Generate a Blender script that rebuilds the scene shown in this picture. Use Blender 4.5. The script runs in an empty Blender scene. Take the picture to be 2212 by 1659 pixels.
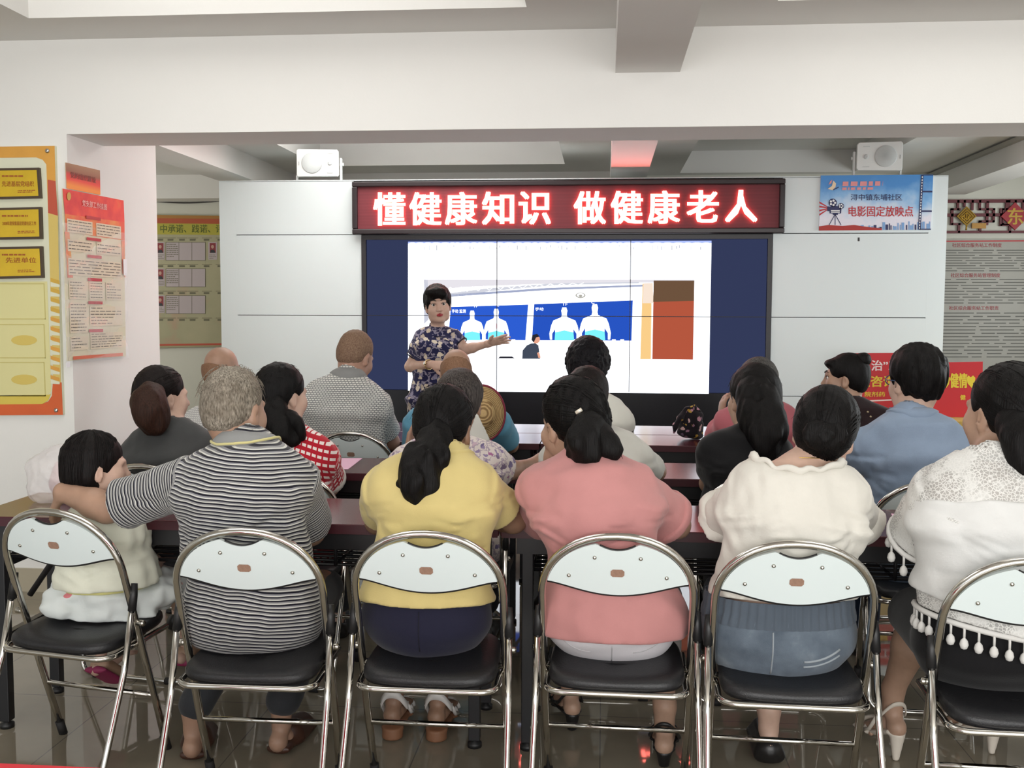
import bpy, math, random
import numpy as np
from mathutils import Matrix, Vector
random.seed(7)
SC = bpy.context.scene
COL = SC.collection
# ------------------------------------------------------------------ camera (solved from the vanishing points)
FPX, YAW, PITCH, ROLL, EYE = 2227.0, 0.0889, 0.0727, 0.0036, 1.45
_cy, _sy, _cp, _sp = math.cos(YAW), math.sin(YAW), math.cos(PITCH), math.sin(PITCH)
FWD = np.array([-_sy*_cp, _cy*_cp, -_sp]); _R0 = np.array([_cy, _sy, 0.0]); _U0 = np.cross(_R0, FWD)
RGT = math.cos(ROLL)*_R0+math.sin(ROLL)*_U0
UPV = -math.sin(ROLL)*_R0+math.cos(ROLL)*_U0
cam = bpy.data.cameras.new('camera'); camo = bpy.data.objects.new('camera', cam); COL.objects.link(camo)
m = Matrix.Identity(4)
for i in range(3):
    m[i][0], m[i][1], m[i][2] = RGT[i], UPV[i], -FWD[i]
m[2][3] = EYE
camo.matrix_world = m
cam.sensor_width = 36.0; cam.lens = FPX/2212*36.0; cam.clip_start = 0.05
SC.camera = camo
# ------------------------------------------------------------------ world, lights, exposure
SC.view_settings.view_transform = 'Standard'; SC.view_settings.look = 'None'
SC.view_settings.exposure = 0.48; SC.view_settings.gamma = 1.0; SC.view_settings.use_curve_mapping = False
w = bpy.data.worlds.new('world'); SC.world = w; w.use_nodes = True
w.node_tree.nodes['Background'].inputs[0].default_value = (0.93, 0.97, 1.0, 1)
w.node_tree.nodes['Background'].inputs[1].default_value = 1.0
def area(name, loc, rot, sx, sy, power, col=(1, 1, 1)):
    l = bpy.data.lights.new(name, 'AREA'); l.shape = 'RECTANGLE'; l.size = sx; l.size_y = sy
    l.energy = power; l.color = col
    o = bpy.data.objects.new(name, l); COL.objects.link(o); o.location = loc; o.rotation_euler = rot
    return o
PI = math.pi
area('daylight_rear_windows', (0.4, -2.3, 1.7), (PI/2, 0, 0), 6.0, 2.0, 150, (1.0, 0.98, 0.95))
area('daylight_right_windows', (4.9, 7.2, 1.6), (PI/2, 0, PI/2), 2.6, 1.4, 52, (0.93, 0.98, 1.0))
area('added_fill_left', (-6.6, 8.3, 1.7), (PI/2, 0, -PI/2), 2.4, 1.4, 30, (1.0, 0.99, 0.92))  # added fill lamp to brighten the notice board, no window known here
area('cove_light_front', (-1.5, 3.2, 2.80), (PI, 0, 0), 1.6, 1.8, 22)
area('cove_light_front', (1.8, 3.2, 2.80), (PI, 0, 0), 1.6, 1.8, 22)
area('cove_light_rear', (-1.5, 7.4, 2.80), (PI, 0, 0), 1.6, 1.6, 42)

# ------------------------------------------------------------------ helpers: pixels to points, colours, objects
def at(px, py, X=None, Y=None, Z=None):
    d = FWD+RGT*(px-1106)/FPX+UPV*(829.5-py)/FPX
    t = X/d[0] if X is not None else Y/d[1] if Y is not None else (Z-EYE)/d[2]
    return np.array([0, 0, EYE])+d*t
def lin(c):
    if isinstance(c, str):
        c = [int(c[i:i+2], 16)/255 for i in (0, 2, 4)]
        c = [x/12.92 if x <= 0.04045 else ((x+0.055)/1.055)**2.4 for x in c]
    return (c[0], c[1], c[2], 1.0)
MATS = {}
class NT:
    def __init__(s, name):
        s.m = bpy.data.materials.new(name); s.m.use_nodes = True; s.t = s.m.node_tree
        s.b = s.t.nodes['Principled BSDF']
    def n(s, typ, **k):
        nd = s.t.nodes.new(typ)
        for a, v in k.items():
            if a.startswith('i_'): nd.inputs[a[2:].replace('_', ' ')].default_value = v
            else: setattr(nd, a, v)
        return nd
    def l(s, a, b): s.t.links.new(a, b)
    def ramp(s, src, stops, interp='LINEAR'):
        r = s.n('ShaderNodeValToRGB'); r.color_ramp.interpolation = interp
        e = r.color_ramp.elements
        while len(e) < len(stops): e.new(0.5)
        for x, (p, c) in zip(e, stops): x.position = p; x.color = lin(c)
        s.l(src, r.inputs[0]); return r.outputs[0]
    def math(s, op, a, b=None):
        nd = s.n('ShaderNodeMath', operation=op)
        for i, v in enumerate((a, b)):
            if v is None: continue
            if hasattr(v, 'is_linked'): s.l(v, nd.inputs[i])
            else: nd.inputs[i].default_value = v
        return nd.outputs[0]
    def mixc(s, f, a, b):
        nd = s.n('ShaderNodeMix', data_type='RGBA')
        for i, v in ((0, f), (6, a), (7, b)):
            if hasattr(v, 'is_linked'): s.l(v, nd.inputs[i])
            elif i == 0: nd.inputs[0].default_value = v
            else: nd.inputs[i].default_value = lin(v)
        return nd.outputs[2]
    def noise(s, scale, detail=3, vec=None, rough=0.55):
        nd = s.n('ShaderNodeTexNoise'); nd.inputs['Scale'].default_value = scale; nd.inputs['Detail'].default_value = detail
        nd.inputs['Roughness'].default_value = rough
        if vec is not None: s.l(vec, nd.inputs['Vector'])
        return nd.outputs[0]
    def coord(s, scale=(1, 1, 1), attr=None, rot=(0, 0, 0)):
        mp = s.n('ShaderNodeMapping'); mp.inputs['Scale'].default_value = scale; mp.inputs['Rotation'].default_value = rot
        if attr: s.l(s.n('ShaderNodeAttribute', attribute_name=attr).outputs['Vector'], mp.inputs[0])
        else: s.l(s.n('ShaderNodeTexCoord').outputs['Object'], mp.inputs[0])
        return mp.outputs[0]
    def bump(s, h, strength=0.3, dist=0.01):
        nd = s.n('ShaderNodeBump'); nd.inputs['Strength'].default_value = strength; nd.inputs['Distance'].default_value = dist
        s.l(h, nd.inputs['Height']); s.l(nd.outputs[0], s.b.inputs['Normal'])
def mat(name, col, rough=0.6, metal=0.0, spec=0.5, var=0.0, vscale=8, bump=0.0, bscale=60, coat=0.0, emit=None, es=0.0, alpha=1.0):
    if name in MATS: return MATS[name]
    t = NT(name); b = t.b
    b.inputs['Base Color'].default_value = lin(col); b.inputs['Roughness'].default_value = rough
    b.inputs['Metallic'].default_value = metal; b.inputs['Specular IOR Level'].default_value = spec
    b.inputs['Coat Weight'].default_value = coat; b.inputs['Alpha'].default_value = alpha
    if emit is not None:
        b.inputs['Emission Color'].default_value = lin(emit); b.inputs['Emission Strength'].default_value = es
    if var:
        c = lin(col); f = t.noise(vscale, 4, t.coord())
        t.l(t.ramp(f, [(0.25, [x*(1-var) for x in c[:3]]), (0.75, [min(1, x*(1+var)) for x in c[:3]])]), b.inputs['Base Color'])
    if bump: t.bump(t.noise(bscale, 3, t.coord()), bump, 0.004)
    MATS[name] = t.m
    return t.m
def emis(name, col, s=1.0):
    if name in MATS: return MATS[name]
    m_ = bpy.data.materials.new(name); m_.use_nodes = True; t = m_.node_tree; t.nodes.clear()
    e = t.nodes.new('ShaderNodeEmission'); e.inputs[0].default_value = lin(col); e.inputs[1].default_value = s
    o = t.nodes.new('ShaderNodeOutputMaterial'); t.links.new(e.outputs[0], o.inputs[0])
    MATS[name] = m_
    return m_
def thing(name, label, cat, loc=(0, 0, 0), rz=0.0, group=None):
    o = bpy.data.objects.new(name, None); COL.objects.link(o); o.empty_display_size = 0.1
    o.location = loc; o.rotation_euler = (0, 0, rz); o['label'] = label; o['category'] = cat
    if group: o['group'] = group
    return o
def tag(o, label, cat, group=None):
    o['label'] = label; o['category'] = cat
    if group: o['group'] = group
    return o
def root_of(o):
    while o.parent is not None: o = o.parent
    return o
def mesh_obj(name, V, F, mats, parent=None, mi=None, smooth=False, world=False, label=None, tc=None):
    """one mesh object; world=True: V is in world space and moved into its thing's frame"""
    V = np.asarray(V, float)
    if world and parent is not None: V = V-np.array(root_of(parent).location)
    me = bpy.data.meshes.new(name); me.from_pydata(V.tolist(), [], [list(map(int, f)) for f in F] if not isinstance(F, np.ndarray) else F.tolist())
    if not isinstance(mats, (list, tuple)): mats = [mats]
    for x in mats: me.materials.append(x)
    if mi is not None: me.polygons.foreach_set('material_index', np.asarray(mi, dtype=np.int32))
    if smooth: me.polygons.foreach_set('use_smooth', np.ones(len(me.polygons), dtype=bool))
    if tc is not None:
        a = me.attributes.new('tc', 'FLOAT_VECTOR', 'POINT'); a.data.foreach_set('vector', np.asarray(tc, np.float32).ravel())
    me.update()
    o = bpy.data.objects.new(name, me); COL.objects.link(o)
    if parent is not None: o.parent = parent
    if label: o['label'] = label
    return o
class MB:
    """collects shapes into one mesh"""
    def __init__(s): s.V = []; s.F = []; s.M = []; s.S = []; s.mats = []
    def mi(s, m_):
        if m_ not in s.mats: s.mats.append(m_)
        return s.mats.index(m_)
    def add(s, V, F, m_, sm=False):
        n = len(s.V); s.V += [tuple(map(float, v)) for v in V]
        k = s.mi(m_)
        for f in F: s.F.append([n+int(i) for i in f]); s.M.append(k); s.S.append(sm)
        return s
    def box(s, lo, hi, m_, bev=0.0):
        x0, y0, z0 = lo; x1, y1, z1 = hi
        if bev <= 0:
            V = [(x, y, z) for x in (x0, x1) for y in (y0, y1) for z in (z0, z1)]
            F = [(0, 1, 3, 2), (4, 6, 7, 5), (0, 4, 5, 1), (2, 3, 7, 6), (0, 2, 6, 4), (1, 5, 7, 3)]
            return s.add(V, F, m_)
        import bmesh
        bm = bmesh.new(); bmesh.ops.create_cube(bm, size=1.0)
        for v in bm.verts: v.co = ((x0+x1)/2+v.co.x*(x1-x0), (y0+y1)/2+v.co.y*(y1-y0), (z0+z1)/2+v.co.z*(z1-z0))
        bmesh.ops.bevel(bm, geom=bm.edges[:], offset=bev, segments=2, profile=0.5, affect='EDGES')
        bm.verts.index_update()
        s.add([v.co for v in bm.verts], [[v.index for v in f.verts] for f in bm.faces], m_, False); bm.free()
        return s
    def tube(s, pts, r, m_, n=10, close=False, caps=True):
        P = np.array(pts, float); N = len(P); rr = np.full(N, r) if np.isscalar(r) else np.array(r, float)
        T = np.zeros_like(P)
        for i in range(N):
            a = P[(i+1) % N] if (close or i < N-1) else P[i]; b = P[i-1] if (close or i > 0) else P[i]
            T[i] = a-b
        T /= np.linalg.norm(T, axis=1)[:, None]+1e-12
        u = np.cross(T[0], (0, 0, 1)); u = u if np.linalg.norm(u) > 1e-3 else np.cross(T[0], (1, 0, 0)); u /= np.linalg.norm(u)
        V = []
        for i in range(N):
            u = u-T[i]*(u@T[i]); u /= np.linalg.norm(u)+1e-12; v = np.cross(T[i], u)
            for k in range(n):
                a = 2*PI*k/n; V.append(P[i]+rr[i]*(math.cos(a)*u+math.sin(a)*v))
        F = []
        for i in range(N if close else N-1):
            j = (i+1) % N
            for k in range(n): F.append((i*n+k, i*n+(k+1) % n, j*n+(k+1) % n, j*n+k))
        if caps and not close: F += [tuple(range(n))[::-1], tuple((N-1)*n+k for k in range(n))]
        return s.add(V, F, m_, True)
    def lathe(s, c, ax, prof, m_, n=24):
        ax = np.array(ax, float); ax /= np.linalg.norm(ax); u = np.cross(ax, (0.3, 0.2, 0.9)); u /= np.linalg.norm(u); v = np.cross(ax, u)
        c = np.array(c, float); V = []; F = []
        for (r, h) in prof:
            for k in range(n):
                a = 2*PI*k/n; V.append(c+ax*h+r*(math.cos(a)*u+math.sin(a)*v))
        for i in range(len(prof)-1):
            for k in range(n): F.append((i*n+k, i*n+(k+1) % n, (i+1)*n+(k+1) % n, (i+1)*n+k))
        F += [tuple(range(n))[::-1], tuple((len(prof)-1)*n+k for k in range(n))]
        return s.add(V, F, m_, True)
    def prism(s, poly, d, m_, o=(0, 0, 0), ux=(1, 0, 0), uz=(0, 0, 1)):
        """polygon (x,z) in plane o,ux,uz extruded by vector d"""
        o = np.array(o, float); ux = np.array(ux, float); uz = np.array(uz, float); d = np.array(d, float); n = len(poly)
        A = [o+ux*x+uz*z for x, z in poly]; B = [p+d for p in A]
        F = [tuple(range(n))[::-1], tuple(range(n, 2*n))]+[(i, (i+1) % n, n+(i+1) % n, n+i) for i in range(n)]
        return s.add(A+B, F, m_)
    def build(s, name, parent=None, world=False, label=None):
        o = mesh_obj(name, s.V, s.F, s.mats, parent, s.M, False, world, label)
        o.data.polygons.foreach_set('use_smooth', np.array(s.S, dtype=bool))
        return o
_TXT = {}
def text_shape(txt, bold=0.0):
    k = (txt, bold)
    if k not in _TXT:
        cu = bpy.data.curves.new('t', 'FONT'); cu.body = txt; cu.resolution_u = 2; cu.fill_mode = 'FRONT'; cu.offset = 0.0
        o = bpy.data.objects.new('t', cu); COL.objects.link(o); bpy.context.view_layer.update()
        me = bpy.data.meshes.new_from_object(o.evaluated_get(bpy.context.evaluated_depsgraph_get()))
        V = np.array([v.co[:2] for v in me.vertices]); F = [list(p.vertices) for p in me.polygons]
        bpy.data.objects.remove(o); bpy.data.curves.remove(cu); bpy.data.meshes.remove(me)
        
        if bold > 0:
            n0 = len(V); V0 = V; F0 = F; V = np.concatenate([V0+np.array(d)*bold for d in ((-1, -.5), (1, -.5), (-1, .5), (1, .5), (0, 0))]); F = [[i+n0*q for i in f] for q in range(5) for f in F0]
        lo, hi = V.min(0), V.max(0); V = (V-lo)/(hi-lo); _TXT[k] = (V, F)
    return _TXT[k]
class Flat:
    """flat printed matter / display picture on a plane Y=const (facing -Y) or X=const (facing +X); given in photo pixels"""
    def __init__(s, Y=None, X=None): s.Y = Y; s.X = X; s.mb = MB()
    def pt(s, p, layer):
        e = 0.0012*layer
        return at(p[0], p[1], Y=s.Y-e) if s.Y is not None else at(p[0], p[1], X=s.X+e)
    def poly(s, pts, m_, layer=1):
        P = [s.pt(p, layer) for p in pts]
        s.mb.add(P, [tuple(range(len(P)))], m_); return s
    def rect(s, x0, y0, x1, y1, m_, layer=1): return s.poly([(x0, y0), (x1, y0), (x1, y1), (x0, y1)], m_, layer)
    def quad(s, q, fr, m_, layer=1):
        """fractional rectangle fr=(u0,v0,u1,v1) inside pixel quad q (tl,tr,br,bl)"""
        return s.poly([s.bil(q, u, v) for u, v in ((fr[0], fr[1]), (fr[2], fr[1]), (fr[2], fr[3]), (fr[0], fr[3]))], m_, layer)
    @staticmethod
    def bil(q, u, v):
        q = [np.array(p, float) for p in q]
        return tuple((q[0]*(1-u)+q[1]*u)*(1-v)+(q[3]*(1-u)+q[2]*u)*v)
    def ell(s, cx, cy, rx, ry, m_, layer=1, n=18):
        return s.poly([(cx+rx*math.cos(2*PI*i/n), cy+ry*math.sin(2*PI*i/n)) for i in range(n)], m_, layer)
    def line(s, a, b, w_, m_, layer=1):
        a = np.array(a, float); b = np.array(b, float); d = b-a; n = np.array([-d[1], d[0]])/np.hypot(*d)*w_/2
        return s.poly([a+n, b+n, b-n, a-n], m_, layer)
    def text(s, txt, q, m_, layer=2, bold=0.0):
        if len(q) == 4 and not hasattr(q[0], '__len__'): q = [(q[0], q[1]), (q[2], q[1]), (q[2], q[3]), (q[0], q[3])]
        V, F = text_shape(txt, bold)
        n0 = len(V)//5 if bold > 0 else len(V)
        s.mb.add([s.pt(s.bil(q, x, 1-y), layer+.12*(i//n0)) for i, (x, y) in enumerate(V)], F, m_); return s
    def dashes(s, q, rows, m_, layer=2, th=0.35, seed=1, fill=0.9):
        """rows of small illegible print"""
        rnd = random.Random(seed)
        for i in range(rows):
            v0 = (i+0.3)/rows; v1 = v0+th/rows; u = 0.0; end = 1.0 if rnd.random() < 0.65 else rnd.uniform(0.3, 0.9)
            while u < end:
                w_ = rnd.uniform(0.05, 0.22); s.quad(q, (u, v0, min(u+w_*fill, 1), v1), m_, layer); u += w_+rnd.uniform(0.005, 0.03)
        return s
    def build(s, name, parent=None, label=None): return s.mb.build(name, parent, True, label)
def struct(mb, name):
    o = mb.build(name); o['kind'] = 'structure'; return o
# ------------------------------------------------------------------ materials of the setting
def wall_mat(name, col, bump=0.08):
    return mat(name, col, 0.75, var=0.02, vscale=1.5, bump=bump, bscale=90, spec=0.3)
PLASTER = wall_mat('white_plaster', (0.84, 0.83, 0.80))
PLASTER2 = wall_mat('white_ceiling_plaster', (0.80, 0.79, 0.76))
WALLBACK = wall_mat('back_wall_plaster', (0.70, 0.70, 0.62))
BASE = mat('beige_skirting_tile', (0.45, 0.40, 0.30), 0.3)
BLACK = mat('black_metal', (0.012, 0.012, 0.014), 0.38)
BLACKP = mat('black_plastic', (0.012, 0.012, 0.013), 0.45)
def floor_mat():
    t = NT('polished_beige_floor_tile')
    v = t.coord(); br = t.n('ShaderNodeTexBrick'); br.offset = 0.0
    br.inputs['Scale'].default_value = 1.0; br.inputs['Brick Width'].default_value = 0.6; br.inputs['Row Height'].default_value = 0.6
    br.inputs['Mortar Size'].default_value = 0.0022; t.l(v, br.inputs['Vector'])
    n = t.noise(3, 5, v)
    c = t.ramp(n, [(0.3, (0.225, 0.20, 0.150)), (0.7, (0.285, 0.25, 0.19))])
    t.l(t.mixc(br.outputs['Fac'], c, (0.14, 0.13, 0.11)), t.b.inputs['Base Color'])
    t.b.inputs['Roughness'].default_value = 0.035; t.b.inputs['Specular IOR Level'].default_value = 0.6
    return t.m
# ------------------------------------------------------------------ the room
ZC, ZB = 2.76, 2.555
struct(MB().add([(-7, -3, 0), (6, -3, 0), (6, 10.4, 0), (-7, 10.4, 0)], [(0, 1, 2, 3)], floor_mat()), 'floor')
struct(MB().box((-7, 10.3, 0), (6, 10.45, 3.2), WALLBACK), 'wall_back')
struct(MB().box((6, -3, 0), (6.15, 10.45, 3.2), PLASTER), 'wall_right')
struct(MB().box((-7.15, -3, 0), (-7, 10.45, 3.2), PLASTER), 'wall_left')
struct(MB().box((-7, 4.95, 0), (-2.654, 5.97, ZC+0.1), PLASTER), 'wall_left_pier')
struct(MB().box((-7, 4.938, 0), (-2.654, 4.9498, 0.12), BASE).box((-2.6538, 4.938, 0), (-2.642, 5.97, 0.12), BASE), 'baseboard_left')
mb = MB()
holes = [(-2.62, -0.35, 1.0, 4.58), (0.72, 3.2, 1.0, 4.57), (-2.63, -0.37, 6.0, 9.45), (0.71, 2.35, 6.0, 10.15)]
rise = {h: (0.21 if h[0] == 0.71 else 0.30) for h in holes}
xs = sorted({-7, 6, *[h[0] for h in holes], *[h[1] for h in holes]}); ys = sorted({-3, 10.4, *[h[2] for h in holes], *[h[3] for h in holes]})
for i in range(len(xs)-1):
    for j in range(len(ys)-1):
        cx, cy = (xs[i]+xs[i+1])/2, (ys[j]+ys[j+1])/2
        hole = next((rise[h] for h in holes if h[0] < cx < h[1] and h[2] < cy < h[3]), 0)
        z = ZC+hole
        mb.add([(xs[i], ys[j], z), (xs[i], ys[j+1], z), (xs[i+1], ys[j+1], z), (xs[i+1], ys[j], z)], [(0, 1, 2, 3)], PLASTER2)
for (x0, x1, y0, y1) in holes:
    hr = rise[(x0, x1, y0, y1)]
    for a, b in (((x0, y0), (x1, y0)), ((x1, y0), (x1, y1)), ((x1, y1), (x0, y1)), ((x0, y1), (x0, y0))):
        mb.add([(*a, ZC), (*b, ZC), (*b, ZC+hr/2), (*a, ZC+hr/2)], [(0, 1, 2, 3)], PLASTER2)
        mb.add([(*a, ZC+hr/2), (*b, ZC+hr/2), (*b, ZC+hr), (*a, ZC+hr)], [(0, 1, 2, 3)], PLASTER2)
struct(mb, 'ceiling')
struct(MB().box((-7, -3, ZC+0.5), (6, 10.45, ZC+0.6), PLASTER2), 'ceiling_slab')
def beam(name, lo, hi): return struct(MB().box(lo, hi, PLASTER), name)
beam('ceiling_beam_cross', (-2.654, 4.95, 2.303), (6, 5.33, ZC+0.01))
beam('ceiling_beam_middle_front', (0.04, -3, ZB), (0.34, 4.95, ZC+0.01))
beam('ceiling_beam_middle_rear', (0.04, 5.33, ZB), (0.34, 10.3, ZC+0.01))
beam('ceiling_beam_left', (-3.36, 5.97, ZB), (-3.045, 10.3, ZC+0.01))
beam('ceiling_beam_right', (3.09, 5.33, ZB), (3.42, 10.3, ZC+0.01))
beam('ceiling_beam_back', (-7, 9.98, 2.53), (0.04, 10.3, ZC+0.01))
struct(MB().box((3.05, 5.33, 2.715), (3.09, 10.3, 2.745), mat('grey_trunking', (0.42, 0.41, 0.37), 0.6)), 'trim_1')

# ------------------------------------------------------------------ media wall: white panel cabinet, video wall, LED sign
YW = 8.3
PANEL = mat('white_panel_laminate', (0.76, 0.83, 0.84), 0.35, spec=0.4)
GAP = mat('dark_gap', (0.05, 0.05, 0.05), 0.8)
mw = thing('media_cabinet', 'wide white panelled cabinet wall built around the big black video screen', 'cabinet', (-0.26, YW, 0))
MB().box((-3.151, YW, 0), (-1.97, YW+0.5, 2.478), GAP).box((1.31, YW, 0), (2.623, YW+0.5, 2.478), GAP).box((-1.97, YW+0.12, 0), (1.31, YW+0.5, 2.478), GAP).build('carcass', mw, True)
for (x0, x1) in ((-3.012, -2.03), (1.376, 2.487)):
    zz = [0.0, 0.77, 1.392, 2.046, 2.478]
    for i in range(4):
        e0, e1 = (x0, x1)
        if i < 3: e0, e1 = (x0, -1.97) if x0 < 0 else (1.31, x1)
        MB().box((e0, YW-0.018, zz[i]+0.003), (e1, YW-0.001, zz[i+1]-0.003), PANEL).build('panel', mw, True)
for (x0, x1) in ((-3.151, -3.0122), (2.4872, 2.623)):
    MB().box((x0, YW-0.018, 0), (x1, YW+0.5, 2.480), PANEL).build('side_panel', mw, True)
MB().box((-3.151, YW-0.018, 2.4785), (2.623, YW+0.5, 2.486), PANEL).build('top_panel', mw, True)
kh = Flat(Y=YW-0.019); kh.rect(1853, 513, 1857, 521, GAP)
kh.build('keyhole', mw)

vw = thing('video_wall', 'big black framed video wall showing a white slide with blue body pictures', 'screen', (-0.33, YW-0.03, 0.1))
FR = mat('black_screen_frame', (0.018, 0.016, 0.020), 0.4)
NAVY = emis('dark_blue_lit_screen', (0.024, 0.031, 0.072), 1.0)
x0, x1, z0, z1 = -1.965, 1.305, 0.10, 2.040
mb = MB(); t_ = 0.036; ya, yb = YW-0.035, YW+0.11
mb.box((x0, ya, z0), (x0+t_, yb, z1), FR).box((x1-t_, ya, z0), (x1, yb, z1), FR).box((x0+t_, ya, z1-t_), (x1-t_, yb, z1), FR).box((x0+t_, ya, z0), (x1-t_, yb, z0+t_), FR)
mb.build('frame', vw, True)
MB().box((x0+t_, YW-0.012, z0+t_), (x1-t_, YW+0.1, 0.786), mat('black_glossy_panel', (0.006, 0.006, 0.009), 0.25)).build('base_panel', vw, True)
cw = (x1-x0-2*t_)/3
for j in range(2):
    for i in range(3):
        xa = x0+t_+cw*i; za = 0.788+0.606*j
        zb_ = za+0.602 if j == 0 else z1-t_-0.001
        MB().box((xa+0.0025, YW-0.012, za+0.002), (xa+cw-0.0025, YW+0.05, zb_), NAVY).build('display_panel', vw, True)
YS = YW-0.0125
WHITE = emis('white_slide_light', (0.90, 0.94, 1.0), 1.7)
def em(n, c, s=1.0): return emis('screen_'+n, c, s)
P = Flat(Y=YS)
def cellrect(px0, py0, px1, py1, m_, layer):
    P.rect(px0, py0, px1, py1, m_, layer)
cellrect(881.5, 523, 1534, 848, WHITE, 1)
P.mb.V[0:4] = [tuple(P.pt(p, 1)) for p in ((881.5, 524), (1537, 523), (1531, 850.5), (881.5, 844))]
sk = em('pale_sky', '9aa9e6', 1.0)
P.poly([(881.5, 522), (1537, 520), (1537, 525), (881.5, 526)], sk, 2)
rnd = random.Random(3)
x = 884.0
while x < 1530:
    w_ = rnd.uniform(10, 26); P.ell(x+w_/2, 528, w_/2+2, 4.2, WHITE, 3, 10); x += w_
gm = em('grey_print', 'c9ccd6'); gm2 = em('dark_grey_print', '9a9dab')
x = 890.0
while x < 1520:
    P.rect(x, 529+rnd.uniform(0, 6), x+rnd.uniform(1, 2.2), 533+rnd.uniform(0, 8), gm2 if rnd.random() < 0.3 else gm, 4); x += rnd.uniform(4, 13)
P.text('\u53bb\u4e2d\u533b\u7ed3\u5408\u5927\u690e', (1108, 553, 1304, 573), em('faint_slide_title', 'dfe1ea'), 4)
# photo on the slide
P.poly([(915, 604), (1500, 604), (1497, 777), (915, 775)], em('slide_photo_wall', (0.93, 0.95, 1.0), 1.5), 2)
P.poly([(915, 604), (1500, 604), (1500, 609), (1300, 612), (1150, 614), (1000, 620), (918, 630)], em('slide_photo_ceiling', 'c9c6cc'), 3)
tr = em('slide_truss', 'b7b9c2'); tw = em('slide_truss_line', '8d94ad')
P.poly([(918, 640), (1060, 622), (1200, 612), (1380, 609), (1380, 612), (1200, 616), (1060, 629), (918, 650)], tr, 4)
for i in range(14):
    xx = 925+i*24; P.line((xx, 622-i*0.8), (xx+12, 634-i*1.4), 1.6, em('slide_truss_bar', 'f2f2f6'), 5); P.line((xx+12, 634-i*1.4), (xx+24, 621-i*0.8), 1.6, em('slide_truss_bar', 'f2f2f6'), 5)
P.poly([(972, 636), (1180, 622), (1388, 615), (1388, 619), (1180, 627), (972, 641)], tw, 4)
P.poly([(916, 604), (924, 604), (926, 690), (916, 700)], em('slide_grey_edge', 'aeb0bd'), 3)
blue = em('slide_blue_board', '2650b6', 1.0); blue2 = em('slide_blue_board_deep', '2148a8', 1.0)
B1 = [(974, 663), (1141, 658), (1135, 735), (968, 733)]; B2 = [(1154, 657), (1367, 649), (1364, 736), (1149, 735)]
P.poly(B1, blue, 3); P.poly(B2, blue2, 3)
P.text('\u624b\u52a8 \u76d1\u6d4b', (976, 668, 1006, 676), WHITE, 4); P.text('TF', (1022, 659, 1032, 664), WHITE, 4)
P.text('\u624b\u52a8', (1156, 664, 1174, 671), WHITE, 4); P.text('TF', (1214, 654, 1226, 660), WHITE, 4); P.text('\u00b0C', (1273, 650, 1284, 656), WHITE, 4); P.text('\u00b0C', (1070, 657, 1078, 662), WHITE, 4)
cy_ = em('slide_cyan', '6fd6e2', 1.0); pk = em('slide_pink', 'f3c9cf', 1.2)
for (cx, top, s_) in ((1020, 671, 1.0), (1072, 667, 1.06), (1219, 664, 1.22), (1285, 657, 1.3)):
    bot = 735; hgt = bot-top; W = 27*s_
    out = [(-0.16, .22), (-0.20, .10), (-0.13, .0), (0.13, .0), (0.20, .10), (0.16, .22), (0.2, .30), (0.72, .40), (0.86, .55), (0.98, .80), (0.94, .98), (0.80, .98), (0.80, .80), (0.60, .66), (0.60, 1.0), (-0.60, 1.0), (-0.60, .66), (-0.80, .80), (-0.80, .98), (-0.94, .98), (-0.98, .80), (-0.86, .55), (-0.72, .40), (-0.2, .30)]
    P.poly([(cx+W*u, top+hgt*v) for u, v in out], WHITE, 4)
    P.poly([(cx-W*.60, top+hgt*.76), (cx, top+hgt*.70), (cx+W*.60, top+hgt*.76), (cx+W*.64, bot), (cx-W*.64, bot)], cy_, 5)
    if cx in (1072, 1285): P.ell(cx, top+hgt*(.55 if cx == 1072 else .38), 3*s_ if cx == 1072 else 11, 6 if cx == 1072 else 2.5, pk, 6)
for xx in (1045, 1088, 1105, 1240, 1322, 1340): P.rect(xx, 733, xx+8, 736, WHITE, 5)
P.ell(1254, 638, 11, 6, em('slide_logo', '9a9890'), 4); P.ell(1254, 637.5, 8, 4, WHITE, 5); P.ell(1254, 639, 4, 2.6, em('slide_logo', '9a9890'), 6)
dk = em('slide_dark_shirt', '39404e'); skn = em('slide_skin', 'c98f78')
P.poly([(1128, 775), (1129, 757), (1138, 746), (1147, 742), (1156, 741), (1163, 746), (1165, 760), (1162, 762), (1167, 775)], dk, 5)
P.ell(1158, 733, 8.5, 9, skn, 6); P.poly([(1148, 734), (1150, 724), (1160, 721), (1166, 727), (1158, 729), (1153, 740)], em('slide_dark_hair', '22222a'), 7); P.poly([(1160, 762), (1165, 761), (1168, 773), (1163, 773)], skn, 6)
P.poly([(1076, 774), (1080, 770), (1106, 770), (1112, 774)], em('slide_dark_hair', '22222a'), 5)
P.poly([(1388, 613), (1408, 611), (1406, 776), (1383, 776)], em('slide_beige', 'd9b377'), 4)
P.poly([(1390, 612), (1410, 611), (1412, 655), (1388, 655)], em('slide_beige_light', 'd8c7b8'), 5)
P.poly([(1412, 606), (1500, 606), (1497, 777), (1409, 776)], em('slide_brown_door', '9c4a35'), 5)
P.poly([(1412, 606), (1500, 606), (1499, 650), (1411, 652)], em('slide_brown_shade', '5d4634'), 6)
P.build('slide_picture', vw)
SEAM = mat('thin_black_seam', (0.012, 0.012, 0.02), 0.5)
mb = MB()
for i in (1, 2): mb.box((x0+t_+cw*i-0.0028, YW-0.0245, 0.79), (x0+t_+cw*i+0.0028, YW-0.0125, z1-t_), SEAM)
mb.box((x0+t_, YW-0.0245, 1.391), (x1-t_, YW-0.0125, 1.3965), SEAM)
mb.build('bezel_seam', vw, True)

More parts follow.
